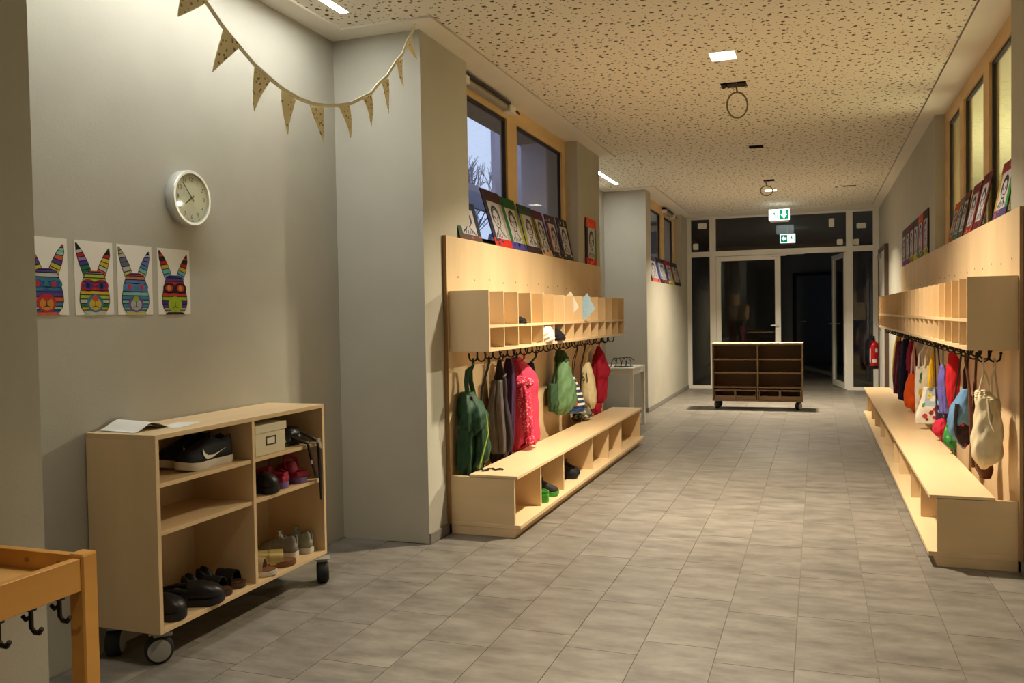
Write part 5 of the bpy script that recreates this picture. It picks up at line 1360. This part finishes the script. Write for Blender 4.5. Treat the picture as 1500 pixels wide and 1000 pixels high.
hang(r, [(rows[0][0] - .022, y - .03, .66), (.785, y - .06, .84)], [(rows[0][0] + .022, y + .01, .66), (.80, y - .02, .84)], 0.012, C, HKR(9, 1), 'strap')
# cream tote
r, y, rows = item('cream_tote', 'cream_tote', 'plain cream tote with long handles behind the flower tote', 'bag', GR)
body(MB(), y, rows, 2, 0.05, 41, boxy=0.5).build('bag_body', cloth_mat('ecru', (222, 206, 170)), r, smooth='all')
hang(r, [(rows[0][0] - .018, y - .02, 0.795), (rows[0][0] - .01, y - .02, 0.885)], [(rows[0][0] + .018, y + .02, 0.795), (rows[0][0] + .01, y + .01, 0.885)], 0.008, MATS['cloth_ecru'], HKR(10, 1), 'handle')
# floral bag
r, y, rows = item('floral_bag', 'floral', 'white tote with green and yellow floral print beside the orange bag', 'bag', GR)
fb = body(MB(), y, rows, 2, 0.04, 42, boxy=0.6).build('bag_body', MATS['cloth_white_cotton'], r, smooth='all')
prints(fb, 'floral', [((60, 100, 90), 'o', .2, .70, .3, .03), ((110, 150, 130), 'o', .0, .66, .25, .02), ((216, 176, 60), 'o', .1, .57, .4, .03), ((190, 140, 60), 'o', .3, .52, .35, .03), ((216, 176, 60), 'o', -.1, .47, .4, .025), ((160, 110, 120), 'o', .2, .44, .3, .02)], 'floral_print')
hang(r, [(rows[0][0] - .018, y - .02, 0.77), (rows[0][0] - .01, y - .02, 0.8725)], [(rows[0][0] + .018, y + .02, 0.77), (rows[0][0] + .01, y + .01, 0.8725)], 0.008, MATS['cloth_white_cotton'], HKR(11, 1), 'handle')
# orange bag
r, y, rows = item('orange_bag', 'orange', 'round-bottomed orange tote with a pale pink strap', 'bag', GR)
body(MB(), y, rows, 2, 0.04, 43, boxy=0.3).build('bag_body', cloth_mat('orange', (224, 88, 32)), r, smooth='all')
hang(r, [(rows[0][0] - .018, y - .02, 0.665), (rows[0][0] - .01, y - .02, 0.82)], [(rows[0][0] + .018, y + .02, 0.665), (rows[0][0] + .01, y + .01, 0.82)], 0.008, cloth_mat('blush', (222, 178, 164)), HKR(14, 1), 'handle')
# jackets at the far end
for key, nm, lab, rgb, sd in (('navy_jacket', 'navy_jacket', 'navy blue jacket hanging between the maroon jacket and orange bag', (34, 32, 52), 44),
                          ('crimson', 'crimson_jacket', 'deep crimson jacket tucked behind the orange tote strap', (140, 28, 54), 45),
                          ('maroon', 'maroon_jacket', 'maroon jacket between the yellow coat and the navy jacket', (92, 30, 50), 46),
                          ('yellow', 'yellow_coat', 'mustard yellow rain coat at the far end of the right hooks', (196, 158, 40), 47)):
    r, y, rows = item(nm, key, lab, 'jacket', GR)
    C = cloth_mat(nm, rgb)
    body(MB(), y, rows, 4, 0.16, sd).build('jacket_body', C, r, smooth='all')
    ry = rows[1]
    body(MB(), y - ry[2] * 0.8, [(ry[0] - .01, ry[1] + .02, .03, .02), (rows[2][0] - .012, rows[2][1], .036, .026), (rows[2][0] - .015, rows[2][1] - .08, .03, .022)], 3, 0.12, sd + 20).build('sleeve', C, r, smooth='all')
    hang(r, [(rows[0][0], y - .01, rows[0][1] - .02)], [(rows[0][0], y + .01, rows[0][1] - .02)], 0.0045, C, HKR({'navy_jacket': 16, 'crimson': 15, 'maroon': 19, 'yellow': 20}[key], 1))

# ------------------------------------------------------------------ things in the cubbies
mb = body(MB(), 5.13, [(-1.80, 1.237, .035, .03), (-1.80, 1.222, .075, .055), (-1.80, 1.205, .085, .062), (-1.80, 1.1925, .088, .064)], 4, 0.1, 50)
thing_mesh(mb, 'wool_cap', cloth_mat('black_wool', (28, 24, 30)), (-1.80, 5.13, 1.1925), 'small black knitted cap in an upper cubby of the left shelf', 'cap', smooth='all')
mb = body(MB(), 5.896, [(-1.80, 1.15, .02, .02), (-1.79, 1.135, .06, .05), (-1.785, 1.10, .088, .075), (-1.785, 1.06, .09, .08)], 3, 0.1, 51)
thing_mesh(mb, 'peaked_cap', cloth_mat('black_wool', (28, 24, 30)), (-1.785, 5.915, 1.0595), 'black cap filling a lower cubby of the left shelf', 'cap', smooth='all')
mb = body(MB(), 5.64, [(-1.80, 1.166, .08, .06), (-1.79, 1.13, .10, .075), (-1.785, 1.09, .10, .075), (-1.785, 1.06, .09, .07)], 4, 0.08, 52, boxy=.5)
thing_mesh(mb, 'white_scarf', cloth_mat('soft_white', (222, 208, 196)), (-1.785, 5.64, 1.0595), 'folded white scarf filling a lower cubby beside the black cap', 'scarf', smooth='all')
mb = MB(); mb.tube([(-1.76, 5.44, 1.063), (-1.75, 5.47, 1.066), (-1.77, 5.49, 1.064)], 0.004, 6)
thing_mesh(mb, 'hair_clip', M_black, (-1.76, 5.46, 1.0592), 'tiny dark hair clip on the bottom board of a left cubby', 'hair clip', smooth=True)
# paper sheets stuck out of the cubbies
def sheet(name, pts, m, origin, lab):
    mb = MB(); mb.add(pts + [(p[0] + .0008, p[1], p[2]) for p in pts], [(0, 1, 2, 3), (7, 6, 5, 4), (0, 4, 5, 1), (1, 5, 6, 2), (2, 6, 7, 3), (3, 7, 4, 0)])
    thing_mesh(mb, name, m, origin, lab, 'paper')
sheet('blue_sheet', [(-1.790, 6.57, 1.325), (-1.735, 6.585, 1.196), (-1.655, 6.60, 1.285), (-1.712, 6.585, 1.412)], paint((160, 190, 206)), (-1.73, 6.58, 1.196), 'pale blue sheet of paper sticking out of a left cubby')
sheet('white_sheet', [(-1.965, 5.90, 1.30), (-1.90, 5.91, 1.196), (-1.80, 5.93, 1.30), (-1.865, 5.92, 1.408)], M_paper, (-1.9, 5.91, 1.196), 'white sheet standing in an upper cubby, its corner above the shelf')
sheet('white_sheet', [(-1.90, 6.40, 1.33), (-1.84, 6.41, 1.196), (-1.74, 6.43, 1.30), (-1.80, 6.42, 1.425)], M_paper, (-1.84, 6.41, 1.196), 'white folded sheet behind the pale blue paper in a left cubby')
mb = body(MB(), 8.55, [(.71, 1.232, .015, .012), (.705, 1.222, .035, .025), (.705, 1.208, .02, .018), (.70, 1.1925, .03, .02)], 3, 0.2, 53)
thing_mesh(mb, 'toy_figure', cloth_mat('chestnut', (92, 56, 40)), (.705, 8.55, 1.1925), 'small brown toy lying in an upper cubby of the right shelf', 'toy', smooth='all')

# ------------------------------------------------------------------ shoes
SOLE = ([0, .06, .2, .4, .55, .7, .85, .95, 1.0], [.42, .74, .80, .74, .82, .98, .92, .62, .16])
def foot_w(t, W): return interp(SOLE[0], SOLE[1], t) * W / 2
def sole_mesh(Lh, W, z0, z1, lift=0.0, grow=1.0):
    mb = MB(); n = 18
    loop = [(foot_w(k / n, W) * grow, (k / n - .5) * Lh) for k in range(n + 1)] + [(-foot_w(k / n, W) * grow, (k / n - .5) * Lh) for k in range(n, -1, -1)]
    lz = lambda y: lift * max(0, (y / Lh + .5 - .75) / .25) ** 2
    mb.rings([[(x * .96, y * .985, z0 + lz(y)) for x, y in loop], [(x, y, z0 + (z1 - z0) * .3 + lz(y)) for x, y in loop], [(x, y, z1 + lz(y)) for x, y in loop]])
    return mb
def upper_mesh(Lh, W, z0, prof, t0=0.02, t1=0.985, open_to=0.40, n=20, inset=0.93):
    """prof: (t, height) table; open collar for t < open_to"""
    mb = MB(); rings = []
    ts, hs = [p[0] for p in prof], [p[1] for p in prof]
    for k in range(n + 1):
        t = t0 + (t1 - t0) * k / n
        w = foot_w(t, W) * inset; h = interp(ts, hs, t); y = (t - .5) * Lh
        o = max(0.0, min(1.0, (open_to - t) / 0.06))
        ring = [(-w, z0), (-w * 1.0, z0 + h * .35), (-w * .92, z0 + h * .68), (-w * (.66 + .12 * o), z0 + h * .95)]
        ring += [(-w * (.34 + .30 * o), z0 + h * (1.0 - .02 * o)), (-w * (.2 + .30 * o), z0 + h * (1.02 - .40 * o)), (0, z0 + h * (1.03 - .62 * o))]
        ring += [(-a, b) for a, b in reversed(ring[:-1])]
        rings.append([(a, y, b) for a, b in ring])
    mb.rings(rings)
    return mb
SNK = [(0, .060), (.05, .078), (.15, .072), (.3, .066), (.4, .078), (.5, .068), (.7, .048), (.85, .038), (.95, .028), (1, .012)]
def shoe_root(name, loc, rz, lab, cat, group):
    return empty(name, loc, lab, cat, group, rz=rz)
def sneaker(name, loc, rz, Lh, W, cu, cs, lab, group, swoosh=None, laces=True, hscale=1.0):
    r = shoe_root(name, loc, rz, lab, 'shoe', group)
    sole_mesh(Lh, W, 0, 0.026 * hscale, 0.012).build('sole', cs, r, smooth=True, local=True)
    u = upper_mesh(Lh, W, 0.024 * hscale, [(t, h * hscale) for t, h in SNK], open_to=0.40).build('upper', cu, r, smooth='all', local=True)
    if laces:
        mb = MB()
        for k in range(5):
            t = .44 + .06 * k; y = (t - .5) * Lh; w = foot_w(t, W) * .45
            z = 0.024 * hscale + interp([p[0] for p in SNK], [p[1] for p in SNK], t) * hscale
            mb.tube([(-w, y - .004, z - .008), (0, y, z + .004), (w, y + .004, z - .008)], .0028, 5)
        mb.build('laces', cs if swoosh else M_greyplastic, u, smooth=True, local=True) if not swoosh else mb.build('laces', M_black, u, smooth=True, local=True)
    t_ = MB()
    t_.prism([(-.022, 0), (.022, 0), (.018, .05), (-.018, .05)], lambda a, b, d: (a, -.08 * Lh + b * .1 + d - .004, 0.07 * hscale + b), .006)
    t_.build('tongue', cu, u, local=True)
    if swoosh:
        for s in (-1, 1):
            mb = MB()
            top = [(-.085, .052), (-.06, .046), (-.03, .040), (0, .037), (.03, .040), (.05, .050), (.058, .064)]
            bot = [(.062, .052), (.058, .040), (.045, .030), (.02, .026), (-.01, .030), (-.05, .042), (-.085, .0515)]
            P = top + bot[0:]
            def fn(a, b, d):
                yy = a; t = yy / Lh + .5; b = .026 * hscale + (b - .022) * hscale * 1.05
                w = foot_w(t, W) * .93; hh = interp([p[0] for p in SNK], [p[1] for p in SNK], t) * hscale
                f = (b - .024 * hscale) / hh
                ww = w * (1.0 if f < .35 else 1 - .08 * (f - .35) / .33 if f < .68 else .92 - .2 * (f - .68))
                return (s * (ww + .0015 + d), yy, b)
            n = len(top)
            vs = [fn(a, b, .002) for a, b in top] + [fn(a, b, .002) for a, b in reversed(bot)]
            fs = [(i, i + 1, n + i + 1, n + i) for i in range(n - 1)]
            mb.add(vs, fs)
            mb.build('side_mark', swoosh, u, local=True, recalc=False)
    return r
CLG = [(.36, .058), (.45, .066), (.6, .064), (.75, .056), (.88, .044), (.96, .030), (1, .014)]
def clog(name, loc, rz, Lh, W, cu, cs, lab, group, strap_up=False):
    r = shoe_root(name, loc, rz, lab, 'shoe', group)
    sole_mesh(Lh, W, 0, 0.028, 0.008).build('sole', cs, r, smooth=True, local=True)
    upper_mesh(Lh, W, 0.026, CLG, t0=.42, t1=.985, open_to=.0).build('toe_cap', cu, r, smooth='all', local=True)
    mb = MB()   # low heel rim
    rim = [(s * foot_w(t, W) * .92, (t - .5) * Lh, .030 + .012 * (1 - t)) for s, t in [(-1, .45), (-1, .3), (-1, .15), (-1, .05), (1, .05), (1, .15), (1, .3), (1, .45)]]
    mb.tube(rim, .008, 6, flat=1.8); mb.build('heel_rim', cu, r, smooth=True, local=True)
    mb = MB()
    zz = .075 if not strap_up else .085
    y0 = (.44 - .5) * Lh
    back = (-.47 * Lh, .062) if not strap_up else (.10 * Lh, .115)
    mb.tube([(-W * .40, y0, .06), (-W * .36, (y0 + back[0]) / 2, (zz + back[1]) / 2), (-W * .2, back[0], back[1]), (W * .2, back[0], back[1]), (W * .36, (y0 + back[0]) / 2, (zz + back[1]) / 2), (W * .40, y0, .06)], .006, 6, flat=1.7)
    mb.build('heel_strap', cu, r, smooth=True, local=True)
    return r
def sandal(name, loc, rz, Lh, W, cu, cs, lab, group, straps=((.55, .045), (.72, .042)), ankle=True, cover=None):
    r = shoe_root(name, loc, rz, lab, 'shoe', group)
    sole_mesh(Lh, W, 0, 0.020, 0.004).build('sole', cs, r, smooth=True, local=True)
    sole_mesh(Lh * .95, W * .9, 0.020, 0.024, 0.004).build('footbed', cover or cs, r, smooth=True, local=True)
    for t, hw in straps:
        mb = MB(); rings = []
        for k in range(11):
            a = math.pi * k / 10
            w = foot_w(t, W); 
            c = (w * math.cos(a), .018 + .058 * math.sin(a))
            rings.append([(c[0], (t - .5) * Lh - hw / 2, c[1]), (c[0], (t - .5) * Lh + hw / 2, c[1] - .004), (c[0] * .95, (t - .5) * Lh + hw / 2, c[1] - .007), (c[0] * .95, (t - .5) * Lh - hw / 2, c[1] - .003)])
        mb.rings(rings); mb.build('strap', cu, r, smooth=True, local=True)
    if ankle:
        upper_mesh(Lh, W, .02, [(0, .045), (.05, .055), (.15, .05), (.25, .03), (.3, .012)], t0=.02, t1=.3, open_to=.9, n=8).build('heel_counter', cu, r, smooth='all', local=True)
    return r
S1, S2, SB = 0.662, 0.488, 0.139
cab_g = 'shoes in the near shoe cabinet'
MBk = mat('black_mesh', srgb(18, 18, 22), 0.8, 0.15); MWs = mat('white_rubber', srgb(206, 200, 186), 0.6, 0.03)
MWm = mat('white_mark', srgb(220, 214, 200), 0.6, 0.03)
sneaker('sports_shoe', (-2.31, 2.79, S1), math.pi, 0.30, 0.102, MBk, MWs, 'black sports shoe with a white side mark on the top shelf', cab_g, swoosh=MWm, hscale=1.16)
sneaker('sports_shoe', (-2.425, 2.815, S1), math.pi, 0.30, 0.10, MBk, MWs, 'black sports shoe standing behind its twin on the top shelf', cab_g, swoosh=MWm, hscale=1.16)
MG = mat('grey_knit', srgb(128, 122, 112), 0.8, 0.12, 60.0)
sneaker('grey_sneaker', (-2.375, 3.36, SB), math.radians(100), 0.19, 0.078, MG, MWs, 'grey trainer with white sole on the cabinet bottom, nearer the gold sandal', cab_g, laces=False, hscale=1.02)
sneaker('grey_sneaker', (-2.35, 3.455, SB), math.radians(94), 0.19, 0.076, mat('mint_knit', srgb(138, 140, 124), 0.8, 0.12, 60.0), MWs, 'grey trainer with white sole on the cabinet bottom, against the side panel', cab_g, laces=False, hscale=1.02)
MM = mat('magenta_foam', srgb(158, 30, 60), 0.5, 0.05); MMs = mat('lilac_foam', srgb(120, 96, 150), 0.6, 0.05)
clog('magenta_clog', (-2.325, 3.40, S2), math.radians(70), 0.19, 0.088, MM, MMs, 'magenta clog with lilac sole, its heel strap raised', cab_g, strap_up=True)
clog('magenta_clog', (-2.34, 3.245, S2), math.radians(95), 0.19, 0.086, MM, MMs, 'magenta clog with lilac sole behind the black clog', cab_g)
clog('black_clog', (-2.285, 3.135, S2), math.radians(-88), 0.15, 0.08, M_black, M_black, 'black clog on the middle right shelf by the divider', cab_g)
MBl = mat('black_leather', srgb(26, 24, 26), 0.4, 0.1); MBr = mat('brown_sole', srgb(78, 52, 36), 0.6, 0.1)
clog('black_foam_clog', (-2.30, 2.69, SB), math.radians(-58), 0.24, 0.10, MBl, MBl, 'large black clog lying on the cabinet bottom shelf', cab_g)
clog('black_foam_clog', (-2.31, 2.535, SB), math.radians(-85), 0.20, 0.09, MBl, MBl, 'black clog on the bottom shelf in the near corner of the cabinet', cab_g)
sandal('black_sandal', (-2.335, 2.815, SB), math.radians(-82), 0.22, 0.085, MBl, MBr, 'black sandal with brown footbed next to the large black clog', cab_g, cover=MBr)
sandal('black_sandal', (-2.345, 2.915, SB), math.radians(-82), 0.22, 0.085, MBl, MBr, 'black sandal with brown footbed beside the cabinet divider', cab_g, cover=MBr)
MBe = mat('beige_leather', srgb(168, 148, 116), 0.6, 0.1); MTan = mat('tan_footbed', srgb(122, 80, 52), 0.6, 0.1); MGold = mat('gold_leather', srgb(186, 166, 104), 0.35, 0.1, metal=0.3)
sandal('beige_sandal', (-2.315, 3.085, SB), math.radians(-72), 0.215, 0.085, MBe, MWs, 'beige sandal with tan footbed right of the divider', cab_g, cover=MTan, straps=((.42, .05), (.66, .04)))
sandal('gold_sandal', (-2.31, 3.215, SB), math.radians(-52), 0.215, 0.085, MGold, MTan, 'golden strapped sandal between beige sandal and grey trainers', cab_g, cover=MTan, straps=((.38, .07), (.60, .06)))

# white box with a label frame
bx = empty('storage_box', (-2.33, 3.125, S1), 'cream cardboard box with lid and metal label holder in the cabinet', 'box')
MC = mat('cream_card', srgb(216, 208, 178), 0.7, 0.02)
MB().box(-2.44, -2.236, 3.022, 3.236, S1, S1 + 0.105).build('box_body', MC, bx, bevel=0.002)
MB().box(-2.445, -2.231, 3.017, 3.241, S1 + 0.098, S1 + 0.132).build('lid', MC, bx, bevel=0.002)
lf = MB()
for d in ((3.095, 3.165, .040, .046), (3.095, 3.165, .072, .078), (3.095, 3.101, .040, .078), (3.159, 3.165, .040, .078)):
    lf.box(-2.236, -2.2335, d[0], d[1], S1 + d[2], S1 + d[3])
lf.build('label_holder', mat('bronze', srgb(98, 88, 62), 0.4, 0.05, metal=0.6), bx)
MB().box(-2.236, -2.235, 3.101, 3.159, S1 + .046, S1 + .072).build('label_card', M_paper, bx)

# black harness with buckles
hs = empty('strap_harness', (-2.34, 3.38, S1), 'black strap harness with buckles hanging over the cabinet shelf', 'harness')
body(MB(), 3.37, [(-2.35, S1 + .085, .03, .03), (-2.345, S1 + .075, .08, .065), (-2.345, S1 + .035, .098, .078), (-2.345, S1 + .001, .092, .074)], 5, .16, 70, xmin=-2.5).build('bundle', MBl, hs, smooth='all')
MB().tube([(-2.285, 3.27, S1 + .02), (-2.29, 3.275, S1 + .05), (-2.30, 3.295, S1 + .055), (-2.295, 3.31, S1 + .02)], .012, 8).build('grey_cup', M_greyplastic, hs, smooth=True)
for pts in ([(-2.31, 3.42, S1 + .07), (-2.25, 3.452, S1 + .03), (-2.214, 3.46, S1 + .010), (-2.209, 3.465, S1 - .03), (-2.210, 3.47, S1 - .12), (-2.210, 3.475, S1 - .27)],
            [(-2.30, 3.34, S1 + .05), (-2.25, 3.37, S1 + .022), (-2.214, 3.38, S1 + .010), (-2.209, 3.39, S1 - .03), (-2.209, 3.41, S1 - .09), (-2.209, 3.435, S1 - .15), (-2.209, 3.455, S1 - .16)]):
    MB().tube(pts, [.012] * (len(pts) - 1) + [.007], 8, flat=.7).build('strap', MBl, hs, smooth=True)
for y_, dz in ((3.458, .012), (3.472, -.02), (3.40, -.08)):
    MB().box(-2.212, -2.202, y_ - .012, y_ + .012, S1 + dz - .010, S1 + dz + .010).build('buckle', M_steel, hs, bevel=.002)

# papers on top of the cabinet
pg = empty('paper_pile', (-2.42, 2.62, 0.838), 'curling white papers lying on top of the shoe cabinet', 'paper')
mb = MB(); n = 14; rings = []
for k in range(n + 1):
    t = k / n; yy = 2.475 + .20 * t
    z = .8392 + .028 * math.sin(math.pi * min(1, t * 1.05)) ** 2
    rings.append([(-2.525, yy, z + .004), (-2.34, yy - .02, z), (-2.34, yy - .02, z - .0006), (-2.525, yy, z + .0034)])
mb.rings(rings); mb.build('curled_sheet', M_paper, pg, smooth=True)
MB().add([(-2.36, 2.60, .8386), (-2.285, 2.63, .8386), (-2.33, 2.80, .8386), (-2.42, 2.77, .8386), (-2.36, 2.60, .8392), (-2.285, 2.63, .8392), (-2.33, 2.80, .8392), (-2.42, 2.77, .8392)],
         [(3, 2, 1, 0), (4, 5, 6, 7), (0, 1, 5, 4), (1, 2, 6, 5), (2, 3, 7, 6), (3, 0, 4, 7)]).build('flat_sheet', M_paper, pg)

# shoes in the left bench
MGr = mat('green_foam', srgb(70, 160, 56), 0.5, 0.05); MDk = mat('dark_mesh', srgb(42, 40, 44), 0.8, 0.1)
bg_ = 'shoes in the left bench'
ZBN = 0.073
clog('green_clog', (-1.665, 5.08, ZBN), math.radians(100), 0.15, 0.075, MGr, MGr, 'bright green child clog in the second bench compartment', bg_)
sneaker('green_soled_shoe', (-1.675, 5.27, ZBN), math.radians(-78), 0.19, 0.08, MDk, MGr, 'dark child shoe with bright green sole in the second bench compartment', bg_, laces=False)
mb = body(MB(), 5.82, [(-1.68, .135, .03, .02), (-1.68, .12, .10, .045), (-1.68, .09, .12, .055), (-1.68, .0735, .11, .05)], 4, .12, 71)
sneaker('black_slipper', (-1.70, 5.86, ZBN), math.radians(-76), 0.18, 0.075, MBk, MBk, 'black child shoe lying in the third bench compartment', bg_, laces=False)
sneaker('black_slipper', (-1.72, 5.98, ZBN), math.radians(-84), 0.18, 0.075, MBk, MBk, 'black child shoe deeper in the third bench compartment', bg_, laces=False)

# ------------------------------------------------------------------ fire extinguisher
fe = empty('fire_extinguisher', (0.80, 13.95, 0.36), 'red fire extinguisher with black base on the wall by the partition', 'fire extinguisher')
MRd = mat('extinguisher_red', srgb(190, 26, 30), 0.35, 0.03)
MB().lathe([(.0, .385), (.062, .385), (.068, .40), (.068, .70), (.060, .735), (.035, .765), (.022, .775), (.022, .79), (.0, .79)], 24, c=(.80, 13.95, 0)).build('cylinder_body', MRd, fe, smooth=True)
MB().lathe([(.0, .355), (.070, .355), (.073, .365), (.073, .40), (.066, .402)], 24, c=(.80, 13.95, 0)).build('base_ring', M_black, fe, smooth=True)
MB().box(.785, .815, 13.92, 13.98, .79, .815).box(.79, .81, 13.86, 13.97, .815, .826).box(.79, .81, 13.87, 13.97, .838, .848).box(.79, .81, 13.95, 13.975, .82, .848).build('valve_handle', M_black, fe, bevel=.002)
MB().tube([(.80, 13.92, .80), (.76, 13.88, .78), (.722, 13.90, .70), (.722, 13.91, .5), (.728, 13.91, .42)], .011, 8).build('hose', M_black, fe, smooth=True)
def patch(a0, a1, z0, z1, m, nm):
    mb = MB(); n = 6; R = .0688
    rg = [[(.80 + R * math.cos(math.radians(a0 + (a1 - a0) * k / n)), 13.95 + R * math.sin(math.radians(a0 + (a1 - a0) * k / n)), z) for k in range(n + 1)] for z in (z0, z1)]
    mb.rings(rg, cap=False, close=False); mb.build(nm, m, fe, smooth=True, recalc=False)
patch(-110, -60, .45, .50, M_paper, 'label'); patch(-75, -45, .60, .66, M_paper, 'label'); patch(-150, -132, .44, .66, M_paper, 'label')
MB().box(.86, XR, 13.92, 13.98, .60, .75).build('wall_bracket', M_black, fe)
